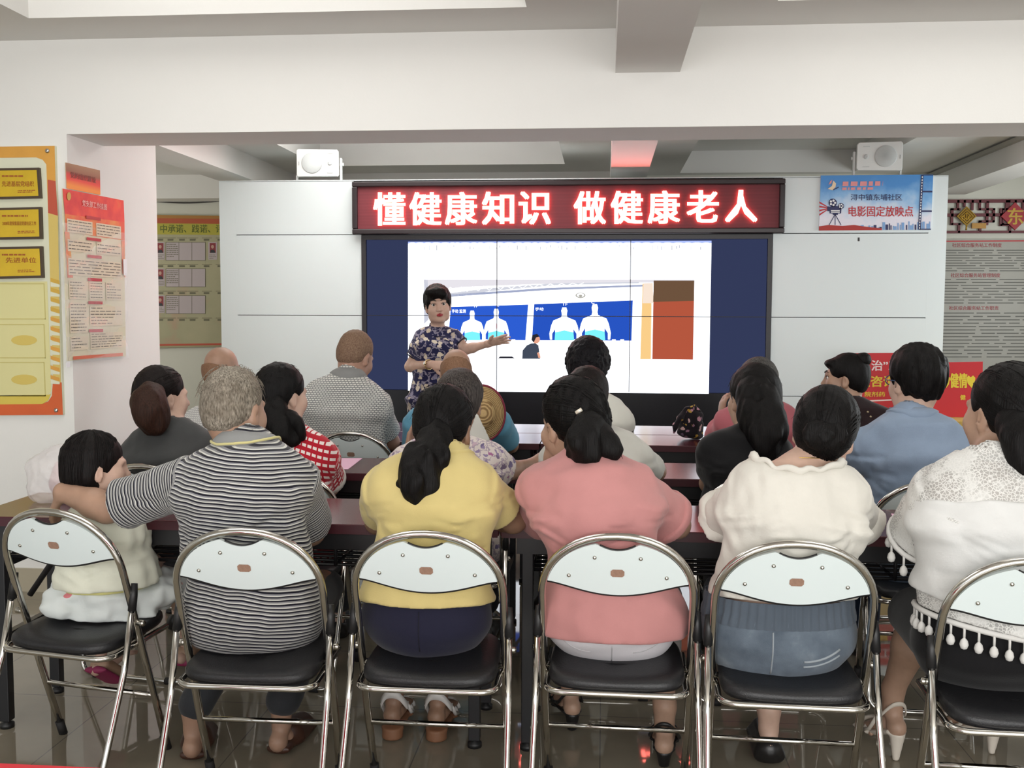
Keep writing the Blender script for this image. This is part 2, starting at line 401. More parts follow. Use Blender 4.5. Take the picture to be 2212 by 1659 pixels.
YL = YW-0.10
led = thing('led_sign', 'long dark red LED sign with glowing white Chinese characters above the screen', 'sign', (-0.33, YL, 2.05))
LX0, LX1 = at(760, 450, Y=YL)[0], at(1696, 450, Y=YL)[0]
LZ0, LZ1 = 2.044, 2.462
LF = mat('black_brown_sign_frame', (0.022, 0.014, 0.016), 0.35)
mb = MB(); bt = 0.042
mb.box((LX0, YL, LZ0), (LX1, YL+0.08, LZ0+bt), LF, 0.008).box((LX0, YL, LZ1-bt), (LX1, YL+0.08, LZ1), LF, 0.008)
mb.box((LX0, YL, LZ0+bt), (LX0+bt, YL+0.08, LZ1-bt), LF, 0.008).box((LX1-bt, YL, LZ0+bt), (LX1, YL+0.08, LZ1-bt), LF, 0.008)
mb.build('frame', led, True)
t = NT('led_matrix_face')
vor = t.n('ShaderNodeTexWave', bands_direction='Z'); vor.inputs['Scale'].default_value = 34; vor.inputs['Distortion'].default_value = 0
t.l(t.coord(), vor.inputs['Vector'])
t.l(t.ramp(vor.outputs['Fac'], [(0.2, (0.13, 0.018, 0.026)), (0.8, (0.22, 0.03, 0.04))]), t.b.inputs['Base Color']); t.b.inputs['Roughness'].default_value = 0.6
MB().box((LX0+bt, YL+0.03, LZ0+bt), (LX1-bt, YL+0.075, LZ1-bt), t.m).build('led_matrix', led, True)
LET = emis('lit_led_character', (1.0, 0.165, 0.130), 8.0)
chars = [('\u61c2', 806), ('\u5065', 884), ('\u5eb7', 961), ('\u77e5', 1041), ('\u8bc6', 1120), ('\u505a', 1239), ('\u5065', 1319), ('\u5eb7', 1399), ('\u8001', 1483), ('\u4eba', 1566)]
for ch, xx in chars:
    yt = 415.5-(xx-806)*0.007
    F_ = Flat(Y=YL+0.013); V, F = text_shape(ch, 0.030)
    n0 = len(V)//5; pts = [F_.pt((xx+70*u_, yt+(72 if xx < 1400 else 70)*(1-v_)), .12*(i//n0)) for i, (u_, v_) in enumerate(V)]
    mbx = MB(); mbx.add(pts, F, LET); mbx.build('lit_character', led, True)
# ------------------------------------------------------------------ loudspeakers on the cabinet top
SPK = mat('white_speaker_plastic', (0.80, 0.83, 0.82), 0.4)
SPG = mat('pale_speaker_grille', (0.62, 0.66, 0.66), 0.7, bump=0.5, bscale=400)
SPD = mat('grey_mark', (0.45, 0.46, 0.46), 0.6)
def speaker(cx, cz, y, flip, label, rz):
    t = thing('loudspeaker', label, 'loudspeaker', (cx, y, 2.487), rz, 'loudspeakers on the media cabinet')
    h = cz-2.487
    W, Hh, D = 0.172, 0.112, 0.15
    prof = [(-W, -Hh*.82), (-W*.97, -Hh), (W*.94, -Hh*.93), (W, -Hh*.8), (W*.98, Hh*.85), (W*.9, Hh), (-W*.93, Hh*1.02), (-W*1.0, Hh*.9)]
    f = flip
    def pr(s): return [(f*x*s, z*s) for x, z in prof]
    mbx = MB(); A = [(x, -D/2, z+h) for x, z in pr(0.97)]; B = [(x, -D/2+.02, z+h) for x, z in pr(1.0)]; Cc = [(x*.8, D/2, z*.8+h) for x, z in prof]
    if f < 0: Cc = [(-x, y_, z) for x, y_, z in Cc]
    n = 8; Fs = [tuple(range(n))]+[(k*n+i, (k+1)*n+i, (k+1)*n+(i+1) % n, k*n+(i+1) % n) for k in range(2) for i in range(n)]+[tuple(range(2*n, 3*n))[::-1]]
    mbx.add(A+B+Cc, Fs, SPK); mbx.build('enclosure', t)
    MB().lathe((-f*0.045, -D/2, h), (0, -1, 0), [(0.083, 0), (0.083, .004), (0.078, .006), (0.0, .008)], SPG, 28).build('woofer_grille', t)
    MB().lathe((f*0.10, -D/2, h), (0, -1, 0), [(0.018, 0), (0.018, .004), (0.008, .006), (0.0, .003)], SPG, 18).build('tweeter', t)
    MB().box((f*0.10-.025, -D/2-.002, h+.075), (f*0.10+.025, -D/2, h+.081), SPG).box((f*0.10-.025, -D/2-.002, h-.08), (f*0.10+.025, -D/2, h-.074), SPG).build('port_slot', t)
    MB().box((-f*0.150-.003, -D/2-.002, h-.02), (-f*0.150+.003, -D/2, h+.01), SPD).build('badge', t)
    s = f
    MB().box((s*W+(-.0 if s > 0 else -.016), -.02, 0), (s*W+(.016 if s > 0 else 0), .03, h+.05), SPK, .003).box((-W-.005, -.02, 0), (W+.01, .03, .008), SPK).box((-s*W-.012, -.02, 0), (-s*W+.002, .03, .045), SPK).build('bracket', t)
    MB().lathe((s*(W+.016), .005, h), (s, 0, 0), [(0.014, 0), (0.014, .012), (0.0, .014)], SPK, 14).build('bracket_knob', t)
c = at(689, 355, Y=8.36); speaker(c[0], c[2], 8.36, 1, 'white loudspeaker on the cabinet top left of the LED sign', 0.12)
c = at(1897, 341, Y=8.36); speaker(c[0], c[2], 8.36, -1, 'white loudspeaker on the cabinet top above the blue film sign', -0.10)
# ------------------------------------------------------------------ blue film sign
fs = thing('film_sign', 'blue and white film screening sign with a projector drawing below the right loudspeaker', 'sign', (2.1, YW-0.02, 2.2))
q = [(1773, 379), (2016, 377), (2011, 496), (1769, 498)]
YF = YW-0.030
a, b, c_, d_ = [at(*p, Y=YF) for p in q]
MB().add([a, b, c_, d_, *[x+np.array([0, .011, 0]) for x in (a, b, c_, d_)]], [(0, 1, 2, 3), (7, 6, 5, 4), (0, 4, 5, 1), (1, 5, 6, 2), (2, 6, 7, 3), (3, 7, 4, 0)], mat('sign_edge', (0.7, 0.74, 0.8), 0.4)).build('board', fs, True)
t = NT('film_sign_print'); cz = t.coord()
nz = t.noise(5, 5, cz)
sep = t.n('ShaderNodeSeparateXYZ'); t.l(cz, sep.inputs[0])
hgt = t.math('MULTIPLY_ADD', sep.outputs[2], 2.1)
fac = t.math('ADD', t.math('MULTIPLY', sep.outputs[2], 1.9), t.math('MULTIPLY', nz, 0.7))
t.l(t.ramp(fac, [(0.28, 'e9e7f3'), (0.42, 'cfe0f4'), (0.58, '8fbfec'), (0.78, '4f93d8')]), t.b.inputs['Base Color']); t.b.inputs['Roughness'].default_value = 0.35
P = Flat(Y=YF); P.poly(q, t.m, 1)
NV = mat('print_navy', '2b2f5e', 0.5); RD = mat('print_red', 'c22a32', 0.5); PKP = mat('print_salmon', 'e79a9c', 0.5); WHT = mat('print_white', 'f2f2f4', 0.5)
P.text('\u6d54\u4e2d\u9547\u4e1c\u57d4\u793e\u533a', (1838, 419, 1949, 433), NV, 3, 0.008)
P.text('\u7535\u5f71\u56fa\u5b9a\u653e\u6620\u70b9', (1833, 445, 1973, 468), RD, 3, 0.014)
P.dashes([(1821, 389), (1908, 388), (1907, 399), (1820, 400)], 1, PKP, 3, 0.9, 5, 0.8); P.dashes([(1820, 403), (1907, 402), (1906, 409), (1819, 410)], 1, PKP, 3, 0.8, 6, 0.8)
P.poly([(1788, 408), (1797, 402), (1800, 390), (1806, 396), (1805, 404), (1798, 411)], mat('print_cream', 'f3d9b8', .5), 3); P.poly([(1790, 399), (1796, 396), (1798, 388), (1793, 392)], PKP, 3); P.line((1800, 410), (1812, 404), 2, NV, 4)
# projector drawing
for yy in (435, 444, 453, 462): P.poly([(1770, yy), (1770, yy+4), (1787, 451+(yy-449)*.25), (1787, 449+(yy-449)*.25)], RD, 3)
P.rect(1787, 446, 1792, 456, NV, 4); P.poly([(1792, 447), (1803, 444), (1818, 447), (1817, 461), (1792, 461)], NV, 4)
P.rect(1795, 454, 1814, 456.5, WHT, 5); P.rect(1795, 458, 1814, 459.5, WHT, 5)
for cx, cyy, rr in ((1799, 438, 9), (1817, 445, 6.4)):
    P.ell(cx, cyy, rr, rr, NV, 4)
    for k in range(5): P.ell(cx+rr*.55*math.cos(k*1.257), cyy+rr*.55*math.sin(k*1.257), rr*.27, rr*.27, WHT, 5, 10)
for xx in (1791, 1804, 1817): P.line((1804, 463), (xx, 486), 1.6, NV, 4)
P.rect(1799, 461, 1810, 464, NV, 4)
P.poly([(1769, 489), (1790, 486), (1820, 488), (1845, 486), (1880, 491), (1905, 493), (1905, 497), (1769, 498)], mat('print_deep_red', 'b0302c', .5), 4)
rnd = random.Random(11); x = 1840.0
CITY = mat('print_city_blue', '7fa6d6', .5)
while x < 2008:
    w_ = rnd.uniform(2, 6); h_ = rnd.uniform(3, 16) if x > 1905 else rnd.uniform(1, 8); P.rect(x, 494-h_, x+w_, 496.5, CITY if rnd.random() < .7 else NV, 3); x += w_+rnd.uniform(0, 4)
P.poly([(1990, 378), (1995, 378), (1989, 496), (1983, 496)], NV, 4)
for k in range(19): P.poly([(1991.5-k*.34, 381+k*6.1), (1993.5-k*.34, 381+k*6.1), (1993.3-k*.34, 384.5+k*6.1), (1991.2-k*.34, 384.5+k*6.1)], WHT, 5)
P.rect(1994, 377.5, 2016, 379, NV, 4); P.rect(1993, 412, 2014, 415.5, NV, 4); P.rect(1991, 454.5, 2013, 458, NV, 4); P.rect(1987, 494, 2011, 496.5, NV, 4)
P.build('print', fs)

# ------------------------------------------------------------------ honour board on the left pier's front
YB4 = 4.9498
hb = thing('honour_board', 'orange and yellow honour board on the white wall at the left edge', 'board', (-2.95, YB4, 1.2))
OR = mat('board_orange', 'dba045', .45, var=.08, vscale=6); OR2 = mat('board_red_orange', 'd8622f', .45, var=.08, vscale=6); YE = mat('board_yellow', 'dcc454', .45); CR = mat('board_cream', 'dfdfc6', .45); CRY = mat('board_pale_yellow', 'dfd89c', .45); RB = mat('board_brick_red', 'c2553d', .45)
Yf = YB4-0.02
def slab(q, Y, th, m_, parent, name, X=None):
    if X is None:
        A = [at(*p, Y=Y) for p in q]; B = [x_+np.array([0, th, 0]) for x_ in A]
    else:
        A = [at(*p, X=X) for p in q]; B = [x_-np.array([th, 0, 0]) for x_ in A]
    return MB().add(A+B, [(0, 1, 2, 3), (7, 6, 5, 4), (0, 4, 5, 1), (1, 5, 6, 2), (2, 6, 7, 3), (3, 7, 4, 0)], m_).build(name, parent, True)
XL = -330
slab([(XL, 322), (118, 315), (136, 896), (XL, 900)], Yf, 0.0195, CR, hb, 'backing')
P = Flat(Y=Yf)
P.poly([(XL, 322), (118, 315), (122, 470), (104, 465), (100, 355), (92, 345), (78, 340), (XL, 345)], OR, 1)
P.poly([(103, 388), (120, 391), (125, 466), (104, 460)], RB, 2)
P.poly([(104, 460), (125, 466), (131, 826), (115, 826)], mat('board_straw', 'd9bf6a', .45), 2.5)
rnd = random.Random(5)
for k in range(11):
    y_ = 600+k*21; P.poly([(109, y_), (128.5, y_+6), (129, y_+14), (109.3, y_+8)], OR if k > 3 else mat('board_amber', 'd3a943', .45), 3); P.poly([(109.3, y_+9), (129, y_+15), (129, y_+20), (109.5, y_+19)], CR, 3)
P.poly([(114, 826), (133, 826), (136, 896), (XL, 900), (XL, 876), (90, 873), (104, 867), (112, 855)], OR2, 2)
P.poly([(XL, 858), (104, 853), (110, 850), (104, 865), (92, 873), (XL, 876)], YE, 2)
P.poly([(XL, 612), (102, 608), (111, 845), (100, 856), (XL, 858)], CRY, 1)
LN = mat('board_line', 'c9bd74', .45)
for y0_, y1_ in ((612, 690), (700, 774), (782, 856)):
    P.poly([(XL, y0_), (94, y0_), (95, y0_+2), (XL, y0_+2)], LN, 2); P.poly([(XL, y1_-2), (98, y1_-2), (98.5, y1_), (XL, y1_)], LN, 2); P.poly([(94, y0_), (96, y0_), (99, y1_), (97, y1_)], LN, 2)
for yy in (735, 820): P.ell(52, yy, 28, 11, mat('board_faint_gold', 'd8c063', .45), 2)
P.build('print', hb)
for (px, py) in ((103, 326), (122, 886)):
    c = at(px, py, Y=Yf); MB().lathe(c, (0, -1, 0), [(0.011, 0), (0.011, .006), (.006, .010), (0, .011)], mat('steel_button', (.6, .6, .58), .3, 1.0), 16).build('fixing_screw', hb, True)
PLQ = mat('gold_plaque', 'd9b52c', .3, metal=.25, var=.1, vscale=9); PLF = mat('dark_brown_plaque_frame', '4a3a2a', .4); PRD = mat('plaque_red', 'a3551c', .5)
for i, (q, mainq, txt, lab) in enumerate((
        ([(-38, 364), (84, 362), (88, 428), (-38, 431)], (4, 391, 73, 403), '\u5148\u8fdb\u57fa\u5c42\u515a\u7ec4\u7ec7', 'gold award plaque in a brown frame, topmost of three on the honour board'),
        ([(-38, 450), (88, 447), (90, 516), (-38, 518)], (5, 478, 78, 487), '\u0032\u0030\u0030\u0038\u5e74\u5ea6\u63a2\u7d22\u57fa\u5c42\u515a\u5efa\u793e\u533a\u5de5\u4f5c', 'gold award plaque with a long thin line of red print, middle of three'),
        ([(-38, 534), (90, 532), (93, 600), (-38, 603)], (12, 556, 78, 568), '\u5148\u8fdb\u5355\u4f4d', 'gold award plaque with four widely spaced characters, lowest of three'))):
    pq = thing('award_plaque', lab, 'plaque', at(25, (q[0][1]+q[2][1])/2, Y=Yf-.02), 0, 'award plaques on the honour board')
    slab(q, Yf-.019, .0185, PLF, pq, 'frame')
    ins = [(q[0][0]+4, q[0][1]+5), (q[1][0]-5, q[1][1]+5), (q[2][0]-5, q[2][1]-5), (q[3][0]+4, q[3][1]-5)]
    P = Flat(Y=Yf-.0192); P.poly(ins, PLQ, 1); P.text(txt, mainq, PRD, 2, .01); P.dashes([(4, q[0][1]+13), (60, q[0][1]+13), (60, q[0][1]+18), (4, q[0][1]+18)], 1, PRD, 2, .7, i); P.dashes([(38, q[2][1]-18), (76, q[2][1]-19), (76, q[2][1]-12), (38, q[2][1]-11)], 2, PRD, 2, .5, i+4)
    P.build('plate', pq)
# ------------------------------------------------------------------ posters on the pier's inner face
XP = -2.6539
sp = thing('small_poster', 'small red and orange sign above the plastic covered poster on the pier', 'poster', at(179, 385, X=XP))
q = [(142, 351), (216, 368), (217, 421), (144, 407)]
slab(q, 0, .004, mat('poster_card', 'caa98a', .5), sp, 'card', X=XP+.0045)
t = NT('small_poster_print_led_glow'); sep = t.n('ShaderNodeSeparateXYZ'); t.l(t.coord(), sep.inputs[0])
t.l(t.ramp(t.math('ADD', t.math('MULTIPLY', sep.outputs[2], 7.5), .5), [(0.12, 'f2922e'), (0.34, 'e8402a'), (0.52, 'd2352e'), (0.64, '8a5a3c'), (0.9, 'a07c58')]), t.b.inputs['Base Color']); t.b.inputs['Roughness'].default_value = .4  # red stops paint the LED sign's reflection into the print colour
P = Flat(X=XP+.0046); P.poly(q, t.m, 1); P.text('\u515a\u7684\u7ec4\u7ec7\u5efa\u8bbe', [(152, 370), (207, 383), (208, 396), (153, 384)], mat('print_brown', '6d3a2a', .5), 2, .01); P.build('print', sp)
bp = thing('work_poster', 'red and cream poster in a shiny plastic cover on the pier face', 'poster', at(205, 600, X=XP))
q = [(135, 407), (267, 433), (272, 770), (146, 780)]
slab(q, 0, .005, mat('poster_cream', 'd8d2b4', .5), bp, 'sheet', X=XP+.012)
P = Flat(X=XP+.0122)
t = NT('poster_red_band'); n_ = t.noise(7, 4, t.coord()); t.l(t.ramp(n_, [(.35, 'c8202a'), (.6, 'e2452e'), (.75, 'd9702f')]), t.b.inputs['Base Color']); t.b.inputs['Roughness'].default_value = .35
P.poly([(135, 407), (267, 433), (269, 480), (140, 462)], t.m, 1)
t2 = NT('poster_orange_band'); n_ = t2.noise(9, 4, t2.coord()); t2.l(t2.ramp(n_, [(.35, 'd8502e'), (.6, 'd98a3a'), (.75, 'c9a65a')]), t2.b.inputs['Base Color']); t2.b.inputs['Roughness'].default_value = .35
P.poly([(140, 462), (269, 480), (269.5, 520), (142, 500)], t2.m, 1); P.poly([(140, 500), (150, 502), (158, 600), (146, 600)], t2.m, 1.5); P.poly([(262, 520), (269.5, 520), (270.5, 600), (264, 590)], t2.m, 1.5)
P.text('\u515a\u652f\u90e8\u5de5\u4f5c\u6302\u56fe', [(178, 431), (231, 441), (231, 454), (178, 445)], mat('print_pale_pink', 'f3c9c0', .5), 3, .008)
P.ell(149, 424, 4.5, 9, mat('print_gold', 'c9a24a', .5), 3)
SM = mat('print_small_dark', '6b655a', .6); PK = mat('print_pale_panel', 'dccfb4', .5); REDB = mat('print_red_bar', 'bb2a30', .5)
Q = [(135, 407), (267, 433), (272, 770), (146, 780)]
def sub(u0, v0, u1, v1): return [Flat.bil(Q, u0, v0), Flat.bil(Q, u1, v0), Flat.bil(Q, u1, v1), Flat.bil(Q, u0, v1)]
for (u0, v0, u1, v1, r_) in ((.06, .17, .48, .25, 4), (.54, .17, .95, .25, 4), (.06, .29, .48, .36, 3), (.54, .29, .95, .36, 3), (.06, .40, .95, .50, 5), (.06, .53, .36, .64, 6), (.40, .53, .64, .64, 6), (.68, .53, .95, .64, 6), (.06, .66, .36, .84, 9), (.40, .68, .95, .80, 6), (.06, .86, .36, .94, 4), (.40, .84, .95, .94, 6)):
    P.poly(sub(u0, v0, u1, v1), PK, 2); P.dashes(sub(u0+.02, v0+.004, u1-.02, v1-.004), r_, SM, 3, .25, int(u0*100+v0*1000))
for (u, v) in ((.5, .135), (.5, .265), (.5, .37), (.5, .51), (.5, .65), (.5, .82)): P.poly(sub(u-.12, v, u+.12, v+.018), REDB, 4)
P.poly(sub(.1, .975, .95, .995), OR2, 3)
P.build('print', bp)
# crumpled clear cover
tc_ = NT('clear_plastic_cover'); b = tc_.b; b.inputs['Base Color'].default_value = (1, 1, 1, 1); b.inputs['Roughness'].default_value = .12; b.inputs['Alpha'].default_value = .17
tc_.bump(tc_.noise(6, 3, tc_.coord()), .6, .03)
V = []; F = []
nu, nv = 14, 30
for j in range(nv+1):
    for i in range(nu+1):
        u, v = i/nu, j/nv; p = at(*Flat.bil([(133, 480), (270, 503), (273, 774), (145, 784)], u, v), X=XP+.02)
        p[0] += .012*math.sin(7*u+3*math.sin(5*v))*math.sin(9*v+2*u)+.008*math.sin(23*v+5*u); V.append(p)
for j in range(nv):
    for i in range(nu): a = j*(nu+1)+i; F.append((a, a+1, a+nu+2, a+nu+1))
mesh_obj('plastic_cover', V, F, tc_.m, bp, smooth=True, world=True)
slab([(267, 560), (274, 560), (275, 595), (268, 595)], 0, .002, WHT, bp, 'tape', X=XP+.024); slab([(143, 783), (152, 782), (152, 793), (144, 794)], 0, .002, WHT, bp, 'tape', X=XP+.012)
# ------------------------------------------------------------------ notice board on the back wall (left), cable
YBW = 10.2995
nb = thing('notice_board', 'yellow green notice board with portrait cards seen between pier and white cabinet', 'board', at(412, 610, Y=YBW))
slab([(300, 463), (500, 466), (500, 748), (300, 752)], YBW-.03, .029, mat('board_olive', 'a9a27c', .5), nb, 'backing')
P = Flat(Y=YBW-.0302)
tg = NT('notice_board_art'); n_ = tg.noise(2.2, 4, tg.coord()); tg.l(tg.ramp(n_, [(.35, 'b3ad8c'), (.55, 'aaa685'), (.68, 'b59a80'), (.8, 'b98877')]), tg.b.inputs['Base Color']); tg.b.inputs['Roughness'].default_value = .5
P.poly([(300, 480), (500, 482), (500, 745), (300, 748)], tg.m, 1)
P.poly([(300, 464), (500, 467), (500, 473), (300, 471)], mat('board_ochre', 'b07a35', .5), 2); P.poly([(300, 471), (500, 473), (500, 484), (300, 482)], mat('board_rust', 'b4532c', .5), 2)
P.poly([(300, 482), (500, 484), (500, 508), (300, 506)], mat('board_lime', 'b3ab3a', .5), 2)
P.text('\u4e2d\u627f\u8bfa\u3001\u8df5\u8bfa\u3001\u8bc4\u8bae', (346, 485, 500, 503), mat('print_green_dark', '5f6a1c', .5), 3, .015)
CARD = mat('card_mauve', 'b9adaf', .5); PH = mat('photo_red', '8b2f35', .5); BL = mat('print_outline', '6d6a52', .5)
for r_, y_ in enumerate((514, 571, 629, 687)):
    for x_ in (346, 368, 393, 416, 446, 476):
        P.line((x_-10, y_), (x_+12, y_), 1, BL, 3); P.rect(x_-6, y_+2, x_+6, y_+6, BL, 3)
    if r_ < 3:
        P.rect(358, y_+9, 444, y_+49, BL, 3); P.rect(359, y_+10, 386, y_+48, CARD, 4); P.rect(387, y_+10, 414, y_+48, CARD, 4); P.rect(415, y_+10, 443, y_+48, CARD, 4)
        P.dashes([(360, y_+12), (385, y_+12), (385, y_+42), (360, y_+42)], 7, BL, 5, .3, r_)
        for x_ in ((346, 459) if r_ == 0 else (346,)):
            P.rect(x_-9, y_+9, x_+10, y_+47, CARD, 3); P.rect(x_-6, y_+11, x_+7, y_+32, PH, 4); P.ell(x_, y_+19, 3.2, 4, skn if False else mat('photo_skin', 'c29a88', .5), 5, 12); P.poly([(x_-5, y_+32), (x_-4, y_+26), (x_+4, y_+26), (x_+6, y_+32)], mat('photo_dark', '2c2c34', .5), 5); P.dashes([(x_-7, y_+35), (x_+8, y_+35), (x_+8, y_+46), (x_-7, y_+46)], 3, BL, 4, .3, r_+x_)
P.poly([(300, 744), (500, 741), (500, 745), (300, 748)], RB, 3)
P.build('print', nb)
cb = MB(); cb.tube([at(x_, 431+8*math.sin((x_-300)/200*PI)*.9, Y=YBW-.01) for x_ in range(290, 520, 12)], .008, mat('dark_cable', (.06, .055, .05), .6), 6)
tag(cb.build('wall_cable'), 'thin dark cable sagging along the back wall above the notice board', 'cable')
# ------------------------------------------------------------------ lattice and rules board on the back wall (right)
la = thing('wall_lattice', 'dark red wooden wall lattice with gold knot and diamond on the right', 'wall decoration', at(2130, 467, Y=YBW-.03))
LR = mat('dark_red_lattice', (0.13, 0.012, 0.02), .45)
mb = MB()
def bar(x0_, y0_, x1_, y1_, w_=5, y=YBW-.03):
    a = at(x0_, y0_, Y=y); b_ = at(x1_, y1_, Y=y); h_ = w_/2*y/FPX
    mb.box((min(a[0], b_[0])-h_, y, min(a[2], b_[2])-h_), (max(a[0], b_[0])+h_, y+.028, max(a[2], b_[2])+h_), LR)
bar(2000, 434, 2330, 434); bar(2000, 501, 2330, 501, 4); bar(2000, 464, 2330, 464, 5)
for bx in (0, 110, 220):
    for (x0_, y0_, x1_, y1_) in ((2070, 434, 2070, 452), (2057, 452, 2073, 452), (2057, 452, 2057, 484), (2057, 484, 2075, 484), (2084, 434, 2084, 445), (2101, 434, 2101, 452), (2117, 434, 2117, 452), (2117, 452, 2148, 452), (2133, 437, 2133, 484), (2147, 452, 2147, 478), (2118, 478, 2147, 478), (2118, 478, 2118, 498), (2175, 434, 2175, 452), (2163, 452, 2163, 486), (2163, 486, 2180, 486), (2072, 484, 2072, 501)):
        if bx == 0 or x0_ < 2170: bar(x0_+bx, y0_, x1_+bx, y1_, 4)
mb.build('lattice', la, True)
GD = mat('gold_knot', 'b8912f', .4, metal=.3)
def diamond(cx, cy, r_, m_, y, th): return [at(cx, cy-r_, Y=y), at(cx+r_, cy, Y=y), at(cx, cy+r_, Y=y), at(cx-r_, cy, Y=y)]
A = diamond(2088, 467, 21, GD, YBW-.045, .015); MB().add(A+[p+np.array([0, .015, 0]) for p in A], [(0, 1, 2, 3), (0, 4, 5, 1), (1, 5, 6, 2), (2, 6, 7, 3), (3, 7, 4, 0)], mat('ochre_knot_base', '8a6a1e', .5)).build('knot', la, True)
mb = MB()
for k in range(3):
    P_ = [at(2088+(20-6*k)*math.cos(a_)*(1 if True else 1), 467+(20-6*k)*math.sin(a_), Y=YBW-.05) for a_ in (0, PI/2, PI, 1.5*PI)]; mb.tube(P_, .007, GD, 6, close=True)
for s_ in (-1, 1):
    mb.tube([at(2088+s_*7+4*math.cos(k*.7), 470+4*math.sin(k*.7), Y=YBW-.052) for k in range(9)], .006, GD, 6)
mb.tube([at(2088, 458+3*k, Y=YBW-.052) for k in range(7)], .006, GD, 6)
c0 = at(2100, 482, Y=YBW-.05); mb.box((c0[0], YBW-.05, c0[2]-.05), (c0[0]+.13, YBW-.03, c0[2]), mat('gold_plate', 'b8862a', .4)); mb.tube([at(2088, 486, Y=YBW-.05), at(2087, 497, Y=YBW-.05)], .008, GD, 6)
mb.build('knot_cord', la, True)
A = diamond(2193, 467, 30, LR, YBW-.05, .02); MB().add(A+[p+np.array([0, .02, 0]) for p in A], [(0, 1, 2, 3), (0, 4, 5, 1), (1, 5, 6, 2), (2, 6, 7, 3), (3, 7, 4, 0)], mat('red_diamond', 'a51f2b', .45)).build('diamond_plate', la, True)
P = Flat(Y=YBW-.051); P.text('\u4e1c', (2176, 449, 2211, 485), mat('gold_letter', 'c9a233', .45), 1, .02); P.build('lettering', la)
rb = thing('rules_board', 'tall grey rules board with red headings below the red wall lattice', 'board', at(2150, 650, Y=YBW))
slab([(2000, 516), (2400, 516), (2400, 818), (2000, 812)], YBW-.02, .019, mat('board_grey', 'a7a59b', .4, var=.04), rb, 'backing')
P = Flat(Y=YBW-.0202); DK = mat('print_dark_grey', '6a6a64', .6); RH = mat('print_heading_red', 'a8484c', .5)
P.poly([(2030, 520), (2400, 518), (2400, 520.5), (2030, 522.5)], RD, 1)
for y_, tx in ((526, '\u793e\u533a\u7efc\u5408\u670d\u52a1\u7ad9\u5de5\u4f5c\u5236\u5ea6'), (591, '\u793e\u533a\u7efc\u5408\u670d\u52a1\u7ad9\u7ba1\u7406\u5236\u5ea6'), (662, '\u793e\u533a\u7efc\u5408\u670d\u52a1\u7ad9\u5de5\u4f5c\u804c\u8d23')):
    x_ = 2057-(y_-526)*.05; P.text(tx, (x_, y_-1, x_+107, y_+8), RH, 2, .01)
P.dashes([(2036, 538), (2390, 538), (2390, 588), (2036, 588)], 9, DK, 2, .33, 21, .95); P.dashes([(2036, 601), (2390, 601), (2390, 658), (2036, 658)], 9, DK, 2, .3, 22, .95); P.dashes([(2036, 673), (2390, 673), (2390, 775), (2036, 775)], 14, DK, 2, .3, 23, .95)
P.build('print', rb)
# ------------------------------------------------------------------ yellow cloth table with red banner boards (right)
YT = 7.55
yt = thing('display_table', 'table under a yellow cloth at the right behind the audience', 'table', (2.6, YT+.05, 0))
CLY = mat('yellow_ochre_cloth', 'c9a95c', .85, var=.06)
mb = MB(); mb.box((1.75, YT-.28, .66), (3.6, YT+.38, .698), CLY, .01); mb.build('tabletop', yt, True)
mb = MB()
n = 60
for k in range(n):
    xa = 1.75+1.85*k/n; xb = 1.75+1.85*(k+1)/n; da = .012*math.sin(k*1.3); db = .012*math.sin((k+1)*1.3)
    mb.add([(xa, YT-.285, .69), (xb, YT-.285, .69), (xb, YT-.29+db, .25), (xa, YT-.29+da, .25)], [(0, 3, 2, 1)], CLY, True)
mb.build('cloth_drop', yt, True)
for sx in (1.85, 3.5):
    for sy in (YT-.2, YT+.3): MB().box((sx-.02, sy-.02, 0), (sx+.02, sy+.02, .66), BLACK).build('leg', yt, True)
REDP = mat('red_banner_print', 'c9252e', .5); YP = mat('banner_yellow', 'e8cf3a', .5); WP = mat('banner_white', 'f4e6e6', .5)
def banner(q, Y, label, deco):
    lo = min(at(*p, Y=Y)[2] for p in q); dz = 0.701-lo
    def drop(p):
        y0 = p[1]
        for _ in range(4): y0 += (at(p[0], y0, Y=Y)[2]-.6985)*FPX/Y
        return (p[0], y0)
    q = [q[0], q[1], drop(q[2]), drop(q[3])]
    b = thing('banner_board', label, 'banner', at((q[0][0]+q[1][0])/2, q[2][1], Y=Y), 0)
    slab(q, Y, .012, mat('banner_core', (.7, .68, .66), .6), b, 'panel')
    P = Flat(Y=Y-.0005); P.poly(q, REDP, 1); deco(P); P.build('print', b)
    return b
def d1(P):
    P.text('\u590f\u6cbb\u201d\u5de5', (1856, 778, 1944, 801), WP, 2, .02); P.text('\u8d28\u54a8\u8be2', (1853, 812, 1934, 836), YP, 2, .03); P.text('\u9662\u5242\u836f', (1868, 846, 1912, 857), YP, 2, .02)
    P.poly([(1842, 866), (1935, 862), (1935, 865), (1842, 869)], WP, 2)
banner([(1838, 763), (1948, 762), (1946, 895), (1836, 898)], YT+.05, 'red banner board with white and yellow characters behind the woman with the bun', d1)
def d2(P):
    P.text('\u60a6', (2000, 822, 2020, 842), YP, 2, .03); P.text('\u5065\u60c5', (2052, 806, 2090, 838), YP, 2, .045); P.text('\u5065', (2074, 853, 2086, 864), YP, 2, .03)
    for cx, cy in ((2042, 824), (2097, 824)): P.poly([(cx, cy-9), (cx+5, cy-13), (cx+10, cy-8), (cx+8, cy+6), (cx+2, cy+14), (cx-7, cy+4), (cx-9, cy-8), (cx-5, cy-13)], YP, 3)
banner([(1958, 784), (2123, 781), (2122, 883), (1956, 886)], YT-.05, 'red banner board with yellow hearts at the right in front of the rules board', d2)
br = thing('brochure', 'dark folded brochure lying on the yellow cloth by the heart banner', 'brochure', at(2050, 884, Z=.702))
